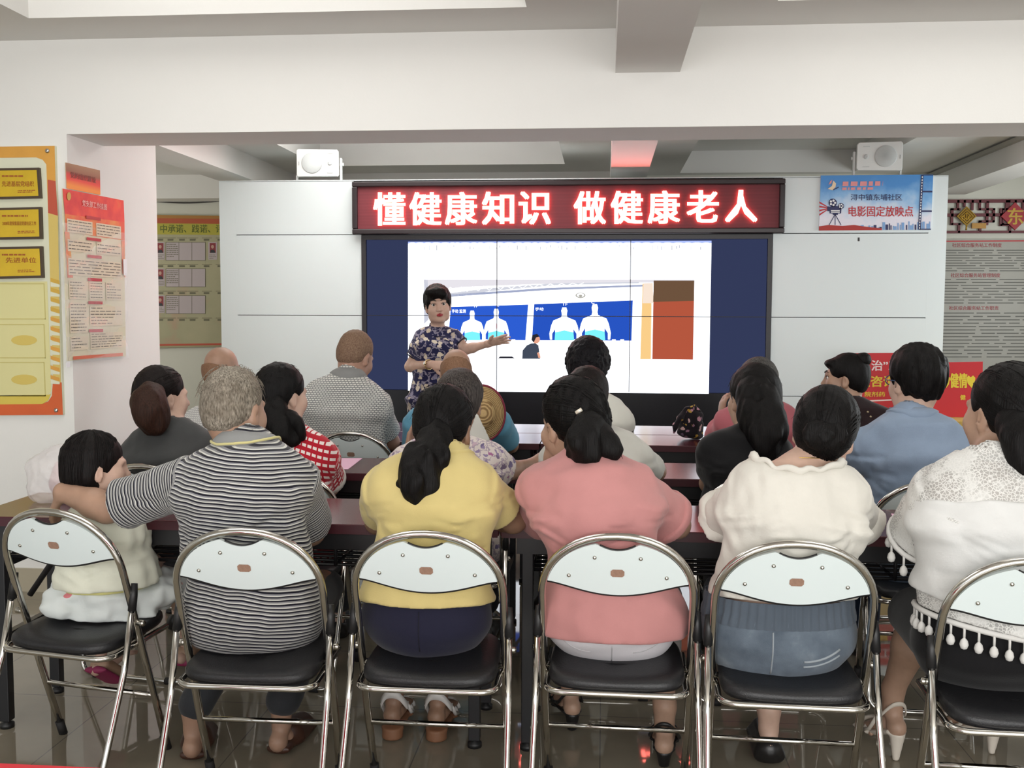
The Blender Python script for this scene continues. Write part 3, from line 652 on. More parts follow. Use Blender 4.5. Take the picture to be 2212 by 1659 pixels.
MB().add([at(2030, 886, Z=.703), at(2068, 888, Z=.703), at(2062, 893, Z=.703), at(2026, 890, Z=.703), at(2048, 882, Z=.73)], [(0, 1, 2, 3), (0, 3, 4), (1, 4, 2), (0, 4, 1), (3, 2, 4)], mat('dark_paper', (.03, .03, .04), .5)).build('sheet', br, True)

# ------------------------------------------------------------------ tables in rows
t = NT('dark_maroon_table_laminate'); v_ = t.coord((1, 8, 8)); n_ = t.noise(6, 5, v_)
t.l(t.ramp(n_, [(.3, (.060, .014, .020)), (.7, (.085, .021, .028))]), t.b.inputs['Base Color']); t.b.inputs['Roughness'].default_value = .20; TOP = t.m
EDGE = mat('dark_maroon_edge', (.055, .008, .014), .35)
def table(x0_, y0_, label, group, depth=.45, W=1.8):
    t = thing('folding_table', label, 'table', (x0_, y0_, 0), 0, group)
    MB().box((0, 0, .722), (W, depth, .75), TOP, .003).build('tabletop', t)
    MB().box((0.004, -.002, .718), (W-.004, .012, .7475), EDGE).box((.05, .03, .66), (W-.05, .05, .722), BLACK).box((.05, depth-.05, .66), (W-.05, depth-.03, .722), BLACK).build('apron', t)
    for x_ in (.085, W-.085):
        for y_ in (.06, depth-.06):
            MB().box((x_-.019, y_-.019, .025), (x_+.019, y_+.019, .722), BLACK, .003).lathe((x_, y_, 0), (0, 0, 1), [(.024, 0), (.024, .015), (.012, .02), (.012, .03)], BLACKP, 12).build('leg', t)
        MB().box((x_-.012, .06, .30), (x_+.012, depth-.06, .33), BLACK).build('crossbar', t)
        s_ = 1 if x_ < W/2 else -1
        MB().tube([(x_, depth/2, .42), (x_+s_*.10, depth/2, .56), (x_+s_*.28, depth/2, .70)], .011, BLACK, 8).box((x_-.012, .05, .56), (x_+.012, depth-.05, .585), BLACK).build('brace', t)
    sh = MB()
    for k in range(6): sh.tube([(.10, .07+k*.055, .60), (W-.10, .07+k*.055, .60)], .006, BLACK, 6)
    for x_ in (.10, .55, 1.25, W-.10): sh.tube([(x_, .06, .60), (x_, .36, .60)], .006, BLACK, 6); sh.tube([(x_, .06, .60), (x_, .06, .70)], .006, BLACK, 6); sh.tube([(x_, .35, .60), (x_, .35, .70)], .006, BLACK, 6)
    sh.build('shelf', t)
    return t
rows = (('nearest table row', 3.245), ('second table row', 4.275), ('third table row', 5.325), ('last table row', 5.785))
who = {('nearest table row', 0): 'dark maroon folding table in front of the child and the striped shirt man',
       ('nearest table row', 1): 'dark maroon folding table in front of the salmon and cream tops',
       ('nearest table row', 2): 'dark maroon folding table in front of the woman in white lace',
       ('second table row', 0): 'dark maroon folding table in front of the red patterned sleeve woman',
       ('second table row', 1): 'dark maroon folding table in front of the woman in the black top',
       ('second table row', 2): 'dark maroon folding table in front of the man in the blue shirt',
       ('third table row', 0): 'dark maroon folding table under the arm of the checkered shirt man',
       ('third table row', 1): 'dark maroon folding table the floral bag stands on',
       ('last table row', 0): 'dark maroon folding table behind the checkered man, pushed against another table',
       ('last table row', 1): 'dark maroon folding table closest to the video wall in the middle'}
for g, y_ in rows:
    for i, x_ in enumerate((-2.13, -.325, 1.48)):
        if (g, i) in who: table(x_, y_, who[(g, i)], g)
# red cloth table at the bottom left corner
rt = thing('red_cloth_table', 'bright red cloth covered table corner at the bottom left', 'table', (-.8, 1.2, 0))
RC = mat('bright_red_cloth', 'd32b38', .8, var=.04)
MB().box((-1.6, .9, .735), (-.2, 1.448, .76), RC, .006).build('cloth', rt, True)
MB().box((-1.595, 1.443, .35), (-.205, 1.447, .735), RC).build('cloth_drop', rt, True)
for sx in (-1.5, -.3):
    for sy in (.95, 1.4): MB().box((sx-.02, sy-.02, 0), (sx+.02, sy+.02, .735), BLACK).build('leg', rt, True)
# pink handouts
PINK = mat('pink_paper', 'e9bcd6', .7)
def paper(q, label, z=.7505):
    A = [at(*p, Z=z) for p in q]; c_ = sum(A)/4
    o = thing('handout', label, 'paper', (c_[0], c_[1], z), 0, 'pink handouts on the tables')
    MB().add(A+[p+np.array([0, 0, .0012]) for p in A], [(3, 2, 1, 0), (4, 5, 6, 7), (0, 1, 5, 4), (1, 2, 6, 5), (2, 3, 7, 6), (3, 0, 4, 7)], PINK).build('sheet', o, True)
paper([(676, 1075), (702, 1075), (701, 1112), (660, 1112)], 'pink handout beside the right arm of the striped shirt man')
paper([(722, 990), (783, 990), (752, 1014), (706, 1014)], 'pink handout by the red patterned sleeve')
paper([(797, 938), (822, 938), (818, 950), (795, 950)], 'pink handout under the arm of the checkered shirt man')
paper([(1925, 1110), (1950, 1112), (1948, 1122), (1930, 1121)], 'pink handout by the white lace sleeve')
paper([(1400, 1138), (1436, 1138), (1428, 1150), (1395, 1150)], 'pale handout under the salmon sleeve')
# ------------------------------------------------------------------ folding chairs
CHR = mat('chrome', (.62, .60, .56), .10, 1.0)
CHD = mat('dull_chrome', (.50, .48, .43), .22, 1.0)
SHELL = mat('pale_mint_plastic', (.72, .80, .80), .32, spec=.45)
SEATM = mat('black_vinyl', (.012, .012, .014), .42, bump=.25, bscale=220)
STK = mat('brown_sticker', '9b7a68', .6, var=.15, vscale=150)
RUB = mat('black_rubber', (.012, .011, .011), .7)
def hy(z): return (.84-z)*.33
def make_chair(name, label):
    t = thing(name, label, 'chair')
    hw = .212
    pts = [(-.205, hy(.025), .025)]
    for z in (.2, .4, .53, .60): pts.append((-hw*(1-.03*(.6-z)), hy(z), z))
    for k in range(0, 25):
        a = PI-PI*k/24; ca, sa = math.cos(a), math.sin(a); e = 2/2.15
        x = hw*math.copysign(abs(ca)**e, ca); z = .645+.184*abs(sa)**e; pts.append((x, hy(z), z))
    pts += [(-p[0], p[1], p[2]) for p in pts[4::-1]]
    MB().tube(pts, .0115, CHR, 12).build('frame', t)
    # curved back shell with a grip notch
    n = 64; up = []; lo = []
    for i in range(n+1):
        u = -1+2*i/n; x = u*.1955
        z1_ = .645+.169*max(0, 1-abs(x/.2015)**2.15)**(1/2.15)
        if abs(x) < .056: z1_ -= .023*(1-(x/.056)**2)+.002
        up.append((x, max(z1_, .691))); lo.append((x, 0.689-.034*max(0, 1-u*u)**1.6))
    V = []; F = []
    for s_, dy in ((0, -.008), (1, .008)):
        for i in range(n+1):
            for (x, z) in (up[i], ((up[i][0]+lo[i][0])/2, (up[i][1]+lo[i][1])/2), lo[i]):
                V.append((x, hy(z)+dy+.016*(x/.2)**2-.012, z))
    m3 = 3*(n+1)
    for i in range(n):
        for k in range(2):
            a = 3*i+k; F.append((a, a+3, a+4, a+1)); b = m3+a; F.append((b, b+1, b+4, b+3))
        F.append((3*i, m3+3*i, m3+3*i+3, 3*i+3)); F.append((3*i+2, 3*i+5, m3+3*i+5, m3+3*i+2))
    F.append((0, 1, m3+1, m3)); F.append((1, 2, m3+2, m3+1)); e = 3*n; F.append((e, m3+e, m3+e+1, e+1)); F.append((e+1, m3+e+1, m3+e+2, e+2))
    mesh_obj('backrest', V, F, SHELL, t)
    MB().tube([(x, hy(z)+.016*(x/.2)**2-.012, z-.001) for x, z in lo], .0055, BLACKP, 6).tube([(x, hy(z)+.016*(x/.2)**2-.012, z) for x, z in up if abs(x) < .054], .0045, BLACKP, 6).build('edge_trim', t)
    for x, z in ((-.063, .768), (.063, .768), (-.135, .710), (.135, .710)):
        y = hy(z)-.021+.016*(x/.2)**2
        MB().lathe((x, y, z), (0, -1, -.3), [(.0055, -.002), (.0055, .002), (.003, .0035), (0, .004)], CHD, 12).build('rivet', t)
    oc = [(.019, -.006), (.013, -.0115), (-.013, -.0115), (-.019, -.006), (-.019, .006), (-.013, .0115), (.013, .0115), (.019, .006)]
    MB().add([(x, hy(.722+z)-.0212, .722+z) for x, z in oc], [tuple(range(8))], STK).build('sticker', t)
    # seat
    V = []; F = []; N = 44
    def outline(s, dz):
        o = []
        for k in range(N):
            a = 2*PI*k/N; ca, sa = math.cos(a), math.sin(a); e = 2/4.5
            x = math.copysign(abs(ca)**e, ca); y = math.copysign(abs(sa)**e, sa)
            wd = .198-.014*(y+1)/2
            yy = .175+y*.185*s; o.append((x*wd*s, yy, .405+.02*(yy/.36)+dz-.006*(1-abs(x))*(1 if dz > .01 else 0)))
        return o
    rings = [(.90, -.012), (.975, -.008), (1.0, .004), (.99, .018), (.95, .026), (.75, .029), (.35, .027)]
    for s_, dz in rings: V += outline(s_, dz)
    for r_ in range(len(rings)-1):
        for k in range(N): F.append((r_*N+k, r_*N+(k+1) % N, (r_+1)*N+(k+1) % N, (r_+1)*N+k))
    F.append(tuple(range(N))[::-1]); F.append(tuple((len(rings)-1)*N+k for k in range(N)))
    mesh_obj('seat', V, F, SEATM, t, smooth=True)
    fr = [(-.196, .30, .405), (-.196, .10, .392)]
    for k in range(9): a = PI+PI/2*k/8; fr.append((-.146+.05*math.cos(a), .045+.05*math.sin(a), .388))
    fr += [(-x, y, z) for x, y, z in fr[::-1]]
    MB().tube(fr, .0095, CHR, 8).build('seat_frame', t)
    for z in (.205,): MB().tube([(-hw*.985, hy(z), z), (hw*.985, hy(z), z)], .0085, CHR, 8).build('crossbar', t)
    yj = hy(.54); rl = [(-.226, yj-.012, .53), (-.228, yj-.06, .34), (-.232, -.07, .09)]
    for k in range(7): a = PI+PI/2*k/6; rl.append((-.182+.05*math.cos(a), -.075-.01*k/6, .062+.05*math.sin(a)))
    rl += [(-x, y, z) for x, y, z in rl[::-1]]
    MB().tube(rl, .0098, CHR, 10).build('rear_leg_frame', t)
    for s_ in (-1, 1):
        MB().tube([(s_*.224, yj+.004, .60), (s_*.225, yj-.003, .565), (s_*.2262, yj-.014, .518)], [.010, .0128, .0128], BLACKP, 10).build('leg_cap', t)
        MB().tube([(s_*.14, -.085, .012), (s_*.175, -.085, .012)], .0135, RUB, 10).build('rubber_pad', t)
        MB().tube([(s_*.2052, hy(.0), .0), (s_*.2056, hy(.05), .05)], .0145, RUB, 10).build('foot_cap', t)
        MB().lathe((s_*.212, hy(.47), .47), (s_, 0, 0), [(.010, 0), (.010, .028), (.006, .032), (0, .033)], CHD, 12).build('pivot_bolt', t)
        MB().lathe((s_*.190, hy(.41), .415), (s_, 0, 0), [(.009, 0), (.009, .03), (0, .031)], CHD, 12).build('pivot_bolt', t)
    return t
PROTO = []
def chair(x, y, rz, label, group):
    if not PROTO:
        t = make_chair('folding_chair', label); PROTO.append(t); t.location = (x, y, 0); t.rotation_euler = (0, 0, rz); t['group'] = group
        return t
    r = PROTO[0].copy(); COL.objects.link(r); r.location = (x, y, 0); r.rotation_euler = (0, 0, rz); r['label'] = label; r['group'] = group
    for ch in list(PROTO[0].children):
        c2 = ch.copy(); COL.objects.link(c2); c2.parent = r
    return r
G1, G2, G3 = 'folding chairs in the nearest row', 'folding chairs in the middle row', 'folding chairs in the row closest to the screen'
chair(-.999, 2.75, .01, 'chrome folding chair with pale mint back behind the man in the striped shirt', G1)
chair(-.487, 2.775, .0, 'chrome folding chair with pale mint back behind the yellow blouse', G1)
chair(.043, 2.80, -.02, 'chrome folding chair with pale mint back behind the salmon top and white trousers', G1)
chair(.520, 2.755, -.03, 'chrome folding chair with pale mint back behind the denim skirt', G1)
chair(1.085, 2.63, -.02, 'chrome folding chair at the right edge behind the white lace top', G1)
chair(-1.678, 2.96, -.20, 'chrome folding chair turned aside with the small child sitting on it', G1)
chair(-1.80, 3.86, -.15, 'folding chair of the woman in dark grey, mostly hidden', G2)
chair(-1.23, 3.83, -.1, 'hidden folding chair of the woman with the red patterned sleeve', G2)
chair(-.60, 3.85, 0, 'hidden folding chair of the woman in the floral blouse', G2)
chair(.0, 3.85, 0, 'hidden folding chair of the woman with long dark hair in white', G2)
chair(.58, 3.83, 0, 'folding chair of the woman in black, its chrome edge showing at her left', G2)
chair(1.20, 3.80, -.05, 'folding chair behind the man in the blue shirt', G2)
chair(-2.02, 4.95, 0, 'hidden folding chair of the bald man in white at the left', G3)
chair(-1.255, 5.0, -.05, 'folding chair behind the man in the checkered polo shirt', G3)
chair(-.72, 4.97, 0, 'hidden folding chair of the balding man in light blue', G3)
chair(-.03, 4.97, 0, 'hidden folding chair of the woman with curly black hair', G3)
chair(.74, 4.97, .1, 'hidden folding chair of the grey haired woman in pink', G3)
chair(1.31, 4.97, .1, 'hidden folding chair of the woman with the hair bun', G3)
# ------------------------------------------------------------------ implicit surfaces -> one continuous mesh
def V3(*a): return np.array(a, float)
def nrm(v): v = np.asarray(v, float); return v/(np.linalg.norm(v)+1e-12)
class Blob:
    def __init__(s): s.p = []
    def _add(s, fn, lo, hi, k, op, tag=0, a=None, b=None):
        s.p.append((fn, np.array(lo, float), np.array(hi, float), k, op, tag, a, b)); return s
    def c(s, a, b, ra, rb, k=.03, op='+', tag=0):
        a = np.asarray(a, float); b = np.asarray(b, float); ab = b-a; L2 = float(ab@ab)+1e-12
        def fn(X, Y, Z):
            qx, qy, qz = X-a[0], Y-a[1], Z-a[2]
            h = np.clip((qx*ab[0]+qy*ab[1]+qz*ab[2])/L2, 0, 1)
            return np.sqrt((qx-h*ab[0])**2+(qy-h*ab[1])**2+(qz-h*ab[2])**2)-(ra+(rb-ra)*h)
        r = max(ra, rb); return s._add(fn, np.minimum(a, b)-r, np.maximum(a, b)+r, k, op, tag, a, b)
    def chain(s, pts, rs, k=.02, op='+', tag=0):
        for i in range(len(pts)-1): s.c(pts[i], pts[i+1], rs[i], rs[i+1], k, op, tag)
        return s
    def ec(s, a, b, side, r0, r1, k=.03, op='+', tag=0, e=None):
        a = np.asarray(a, float); b = np.asarray(b, float); L = np.linalg.norm(b-a); w = (b-a)/L
        x = np.asarray(side, float); x = nrm(x-w*(x@w)); y = np.cross(w, x)
        re = e if e is not None else .8*min(r0[0], r0[1], r1[0], r1[1])
        def fn(X, Y, Z):
            qx, qy, qz = X-a[0], Y-a[1], Z-a[2]
            t = qx*w[0]+qy*w[1]+qz*w[2]; h = np.clip(t/L, 0, 1); ee = (t-h*L)/re
            rs = r0[0]+(r1[0]-r0[0])*h; rf = r0[1]+(r1[1]-r0[1])*h
            u = (qx*x[0]+qy*x[1]+qz*x[2])/rs; v = (qx*y[0]+qy*y[1]+qz*y[2])/rf
            return (np.sqrt(u*u+v*v+ee*ee)-1)*np.minimum(rs, rf)
        r = max(*r0, *r1, re); return s._add(fn, np.minimum(a, b)-r, np.maximum(a, b)+r, k, op, tag, a, b)
    def e(s, c, r, R=None, k=.03, op='+', tag=0):
        c = np.asarray(c, float); r = np.asarray(r, float); R = np.eye(3) if R is None else R; m_ = float(r.min())
        def fn(X, Y, Z):
            qx, qy, qz = X-c[0], Y-c[1], Z-c[2]
            u = (qx*R[0, 0]+qy*R[1, 0]+qz*R[2, 0])/r[0]; v = (qx*R[0, 1]+qy*R[1, 1]+qz*R[2, 1])/r[1]; w_ = (qx*R[0, 2]+qy*R[1, 2]+qz*R[2, 2])/r[2]
            k0 = np.sqrt(u*u+v*v+w_*w_); k1 = np.sqrt((u/r[0])**2+(v/r[1])**2+(w_/r[2])**2)+1e-9
            return k0*(k0-1)/k1
        q = float(r.max()); return s._add(fn, c-q, c+q, k, op, tag, c, c)
    def plane(s, c, n, k=.004):
        """removes the half space the normal n points into"""
        c = np.asarray(c, float); n = nrm(n)
        def fn(X, Y, Z): return -((X-c[0])*n[0]+(Y-c[1])*n[1]+(Z-c[2])*n[2])
        return s._add(fn, (-99,)*3, (99,)*3, k, '-')
    def noise(s, amp, f, seed=0, aniso=(1, 1, 1)):
        rs = np.random.RandomState(seed); ks = rs.normal(size=(7, 3))*f*np.array(aniso); ph = rs.uniform(0, 6.28, 7)
        def fn(X, Y, Z):
            o = 0
            for k_, p_ in zip(ks, ph): o = o+np.sin(X*k_[0]+Y*k_[1]+Z*k_[2]+p_)
            return o*(amp/3.0)
        return s._add(fn, (-99,)*3, (99,)*3, 0, 'n')
    def fold(s, segs, depth=.005, w=.008):
        """creases pressed along (x,z) segments"""
        for (x0, z0, x1, z1, q) in segs:
            a = np.array([x0, z0]); b = np.array([x1, z1])-a; L2 = float(b@b)
            def fn(X, Y, Z, a=a, b=b, L2=L2, q=q):
                u, v = X-a[0], Z-a[1]; h = np.clip((u*b[0]+v*b[1])/L2, 0, 1); n = (u*b[1]-v*b[0])/math.sqrt(L2); e = (h-.5)*2
                d2 = (u-h*b[0])**2+(v-h*b[1])**2
                return q*(depth*np.exp(-d2/w**2)-.6*depth*np.exp(-((n-1.7*w)**2+np.where((h <= 0) | (h >= 1), d2, 0))/w**2)*(1-e*e))+0*Y
            lo = (min(x0, x1)-.05, -99, min(z0, z1)-.05); hi = (max(x0, x1)+.05, 99, max(z0, z1)+.05)
            s._add(fn, lo, hi, 0, 'n')
        return s
    def disp(s, fn): return s._add(fn, (-99,)*3, (99,)*3, 0, 'n')
    def mesh(s, h, smooth=1):
        pos = [p for p in s.p if p[4] == '+']
        lo = np.min([p[1] for p in pos], 0)-4*h-.01; hi = np.max([p[2] for p in pos], 0)+4*h+.01
        n = np.ceil((hi-lo)/h).astype(int)+1
        ax = [(lo[i]+h*np.arange(n[i])).astype(np.float32) for i in range(3)]
        D = np.full(n, 1.0, np.float32)
        for fn, pl, ph, k, op, tg, a, b in s.p:
            m_ = k+3*h+.012
            i0 = np.clip(np.floor((pl-m_-lo)/h).astype(int), 0, n); i1 = np.clip(np.ceil((ph+m_-lo)/h).astype(int)+1, 0, n)
            if np.any(i1 <= i0): continue
            sl = tuple(slice(i0[i], i1[i]) for i in range(3))
            d = fn(ax[0][sl[0]][:, None, None], ax[1][sl[1]][None, :, None], ax[2][sl[2]][None, None, :]).astype(np.float32)
            A = D[sl]
            if op == '+':
                if k > 0: hh = np.maximum(k-np.abs(A-d), 0)/k; D[sl] = np.minimum(A, d)-hh*hh*k*.25
                else: D[sl] = np.minimum(A, d)
            elif op == '-':
                d = -d
                if k > 0: hh = np.maximum(k-np.abs(A-d), 0)/k; D[sl] = np.maximum(A, d)+hh*hh*k*.25
                else: D[sl] = np.maximum(A, d)
            else: D[sl] = A+d
        return nets(D, lo, h, smooth)
    def val(s, P):
        X, Y, Z = (np.asarray(P, float)[:, i] for i in range(3)); A = np.full(len(X), 1.0)
        for fn, pl, ph, k, op, tg, a, b in s.p:
            d = fn(X, Y, Z)
            if op == '+': A = np.minimum(A, d) if k <= 0 else np.minimum(A, d)-np.maximum(k-np.abs(A-d), 0)**2/k*.25
            elif op == '-': A = np.maximum(A, -d) if k <= 0 else np.maximum(A, -d)+np.maximum(k-np.abs(A+d), 0)**2/k*.25
            else: A = A+d
        return A
    def hit(s, o, d, L=.6, n=160, off=.0):
        """first surface point from o along d"""
        o = np.asarray(o, float); d = nrm(d); t = np.linspace(0, L, n); v = s.val(o+d*t[:, None]); i = np.argmax(v < 0)
        if v[i] >= 0: return o+d*L*.5
        if i > 0: q = t[i-1]+(t[i]-t[i-1])*v[i-1]/(v[i-1]-v[i]+1e-9)
        else: q = 0
        return o+d*(q-off)
    def tc(s, V):
        """(across, along, depth) coordinates: z for the trunk, distance along the limb for tagged limbs"""
        best = np.full(len(V), 9.0); out = np.stack([V[:, 0], V[:, 2], V[:, 1]], 1)
        X, Y, Z = V[:, 0], V[:, 1], V[:, 2]
        for fn, pl, ph, k, op, tg, a, b in s.p:
            if op != '+': continue
            d = fn(X, Y, Z); m_ = d < best; best = np.where(m_, d, best)
            if tg == 1 and np.linalg.norm(b-a) > 1e-6:
                w = nrm(b-a); t = (V-a)@w; q = V-a-t[:, None]*w; u = nrm(np.cross(w, (0.1, 1, 0.2))); v = np.cross(w, u); ang = np.arctan2(q@u, q@v)*.06
                out = np.where(m_[:, None], np.stack([ang, t+.013, d], 1), out)
            else: out = np.where(m_[:, None], np.stack([V[:, 0], V[:, 2], V[:, 1]], 1), out)
        return out
def nets(D, lo, h, smooth=1):
    S = D < 0
    n = D.shape
    cs = [(i, j, k) for i in (0, 1) for j in (0, 1) for k in (0, 1)]
    def sh(A, c): return A[c[0]:n[0]-1+c[0], c[1]:n[1]-1+c[1], c[2]:n[2]-1+c[2]]
    cnt = np.zeros((n[0]-1, n[1]-1, n[2]-1), np.int8)
    for c in cs: cnt += sh(S, c)
    ijk = np.argwhere((cnt > 0) & (cnt < 8)); N = len(ijk)
    idx = -np.ones(cnt.shape, np.int64); idx[ijk[:, 0], ijk[:, 1], ijk[:, 2]] = np.arange(N)
    vals = {c: D[ijk[:, 0]+c[0], ijk[:, 1]+c[1], ijk[:, 2]+c[2]] for c in cs}
    pos = np.zeros((N, 3)); w = np.zeros(N)
    for a in cs:
        for ax in range(3):
            if a[ax] == 1: continue
            b = list(a); b[ax] = 1; b = tuple(b)
            da, db = vals[a], vals[b]; cr = (da < 0) != (db < 0)
            t = np.where(cr, da/np.where(cr, da-db, 1), 0)
            for q in range(3): pos[:, q] += cr*(a[q]+(t if q == ax else 0))
            w += cr
    V = lo+h*(ijk+pos/np.maximum(w, 1)[:, None])
    F = []
    for ax in range(3):
        o1, o2 = (ax+1) % 3, (ax+2) % 3
        sa = [slice(1, -1)]*3; sb = [slice(1, -1)]*3
        sa[ax] = slice(0, -1); sb[ax] = slice(1, None)
        A = S[tuple(sa)]; B = S[tuple(sb)]
        for flip in (False, True):
            m_ = (~A & B) if flip else (A & ~B)
            e = np.argwhere(m_)
            if not len(e): continue
            e[:, o1] += 1; e[:, o2] += 1
            def cell(d1, d2):
                q = e.copy(); q[:, o1] += d1; q[:, o2] += d2
                return idx[q[:, 0], q[:, 1], q[:, 2]]
            Q = np.stack([cell(-1, -1), cell(0, -1), cell(0, 0), cell(-1, 0)], 1)
            if flip: Q = Q[:, ::-1]
            F.append(Q)
    F = np.concatenate(F) if F else np.zeros((0, 4), int)
    F = F[(F >= 0).all(1)]
    for _ in range(smooth):
        acc = np.zeros_like(V); c = np.zeros(len(V))
        for i in range(4):
            for j in ((i+1) % 4, (i+3) % 4):
                for q in range(3): acc[:, q] += np.bincount(F[:, i], V[F[:, j], q], len(V))
                c += np.bincount(F[:, i], minlength=len(V))
        V = V*.5+.5*acc/np.maximum(c, 1)[:, None]
    return V, F
def blob_obj(name, B, h, m_, parent, smooth=1, label=None, mi=None):
    V, F = B.mesh(h, smooth)
    tc = B.tc(V); base = np.array(root_of(parent).location); tc = tc-np.array([base[0], 0, base[1]])*(1,)
    idx = None
    if mi is not None: idx = mi(V[F].mean(1))
    return mesh_obj(name, V, F, m_, parent, idx, True, True, label, tc)
def rotm(yaw=0, pitch=0, roll=0):
    """yaw>0 turns to the viewer's left, pitch>0 looks down, roll>0 tips the head to the right"""
    cy, sy = math.cos(yaw), math.sin(yaw); cp, sp = math.cos(-pitch), math.sin(-pitch); cr, sr = math.cos(roll), math.sin(roll)
    Rz = np.array([[cy, -sy, 0], [sy, cy, 0], [0, 0, 1]]); Rx = np.array([[1, 0, 0], [0, cp, -sp], [0, sp, cp]]); Ry = np.array([[cr, 0, sr], [0, 1, 0], [-sr, 0, cr]])
    return Rz@Rx@Ry
# ------------------------------------------------------------------ skin, hair and cloth materials
def skin(name, col, rough=.5):
    t = NT(name); n_ = t.noise(22, 4, t.coord()); c = lin(col)
    t.l(t.ramp(n_, [(.3, [x*.9 for x in c[:3]]), (.7, [min(1, x*1.07) for x in c[:3]])]), t.b.inputs['Base Color'])
    t.b.inputs['Roughness'].default_value = rough; t.b.inputs['Subsurface Weight'].default_value = .03; t.b.inputs['Subsurface Radius'].default_value = (.012, .005, .003); t.b.inputs['Subsurface Scale'].default_value = .6
    t.bump(t.noise(180, 2, t.coord()), .08, .002)
    return t.m
SK_TAN = skin('tan_skin', 'a6846f'); SK_FAIR = skin('fair_skin', 'c6a593'); SK_MID = skin('warm_skin', 'ae8d78'); SK_RED = skin('ruddy_skin', 'a37d6a'); SK_DARK = skin('brown_skin', '90705b')
def hairmat(name, c0, c1, sc=(190, 190, 9), rough=.52, bump=.5, rot=(0, 0, 0), spec=.16, patch=None):
    t = NT(name); v = t.coord(sc, None, rot); n_ = t.noise(1.6, 4, v)
    t.l(t.ramp(n_, [(.35, c0), (.68, c1)]), t.b.inputs['Base Color']); t.b.inputs['Roughness'].default_value = rough; t.b.inputs['Specular IOR Level'].default_value = spec
    if patch:
        n2 = t.noise(13, 3, t.coord()); t.l(t.mixc(t.ramp(n2, [(.42, (0, 0, 0)), (.62, (.6, .6, .6))]), t.b.inputs['Base Color'].links[0].from_socket, patch), t.b.inputs['Base Color'])
    t.bump(n_, bump, .006)
    return t.m
HR_BLACK = hairmat('black_hair', '060505', '110e0e'); HR_SOFT = hairmat('soft_black_hair', '080606', '16100f'); HR_BROWN = hairmat('brown_ponytail_hair', '24150f', '3c261d', (170, 170, 8))
HR_DARKBR = hairmat('dark_brown_hair', '0c0807', '1e1615'); HR_GREY = hairmat('grey_hair', '5a534a', 'b4ab9c', (150, 150, 40), .65, .6, patch='6b6154'); HR_SALT = hairmat('salt_pepper_hair', '1b1717', '57504c', (170, 170, 12), .55, .5)
HR_CURL = hairmat('curly_black_hair', '060508', '110e14', (60, 60, 60), .5, .9); HR_CROP = hairmat('cropped_grey_hair', '6a5143', '8d7560', (120, 120, 90), .65, .4); HR_STUB = hairmat('sparse_hair', '7a5c46', '92705a', (140, 140, 100), .6, .3)
HR_SILV = hairmat('dark_grey_hair', '2a2827', '6a6865', (150, 150, 20), .6, .5)
def cloth(name, col, rough=.85, var=.05, weave=300, bump=.25, fold=.0):
    t = NT(name); c = [x*.76 for x in lin(col)[:3]]; n_ = t.noise(7, 4, t.coord())
    t.l(t.ramp(n_, [(.3, [x*(1-var) for x in c[:3]]), (.7, [min(1, x*(1+var)) for x in c[:3]])]), t.b.inputs['Base Color'])
    t.b.inputs['Roughness'].default_value = rough; t.b.inputs['Sheen Weight'].default_value = .15; t.b.inputs['Specular IOR Level'].default_value = .25
    rg = t.n('ShaderNodeTexNoise', noise_type='RIDGED_MULTIFRACTAL'); rg.inputs['Scale'].default_value = 5.0; rg.inputs['Detail'].default_value = 2.5; rg.inputs['Roughness'].default_value = .45; rg.inputs['Distortion'].default_value = .6; t.l(t.coord((1, 1, .8)), rg.inputs['Vector'])
    b1 = t.n('ShaderNodeBump'); b1.inputs['Strength'].default_value = .35; b1.inputs['Distance'].default_value = .012; t.l(rg.outputs[0], b1.inputs['Height'])
    b2 = t.n('ShaderNodeBump'); b2.inputs['Strength'].default_value = bump; b2.inputs['Distance'].default_value = .002; t.l(t.noise(weave, 2, t.coord()), b2.inputs['Height']); t.l(b1.outputs[0], b2.inputs['Normal'])
    t.l(b2.outputs[0], t.b.inputs['Normal'])
    return t
C_SALMON = cloth('salmon_knit', 'd29391').m; C_YEL = cloth('yellow_blouse_cotton', 'e4d08c').m; C_NAVY = cloth('navy_trousers', '23233a').m; C_WHITE = cloth('white_trousers', 'e4e0e4').m
C_CREAM = cloth('cream_lace_cotton', 'eeeae0', weave=70, bump=.6).m; C_GREY = cloth('charcoal_jersey', '4a4b4b', var=.12).m; C_DKGREY = cloth('dark_grey_trousers', '3b3d41').m; C_BLACK = cloth('black_cotton', '121215').m
C_CYAN = cloth('light_blue_shirt', '6fb0cf').m; C_PINKR = cloth('rose_shirt', 'c9727c').m; C_MAROON = cloth('dark_maroon_blouse', '251216').m; C_WSHIRT = cloth('white_shirt_cotton', 'e3e2da').m
C_GCOL = cloth('grey_polo_collar', '9b9c9b').m; C_PALEY = cloth('pale_yellow_collar_trim', 'e6dc9c').m; C_BLKSK = cloth('black_skirt', '0e0d10').m; C_BLUEJ = cloth('dark_blue_jeans', '25324a').m; C_BEIGE = cloth('beige_linen', 'c9bfae').m
C_DENSH = cloth('blue_chambray', '93a5bd', var=.08, weave=420, bump=.4).m
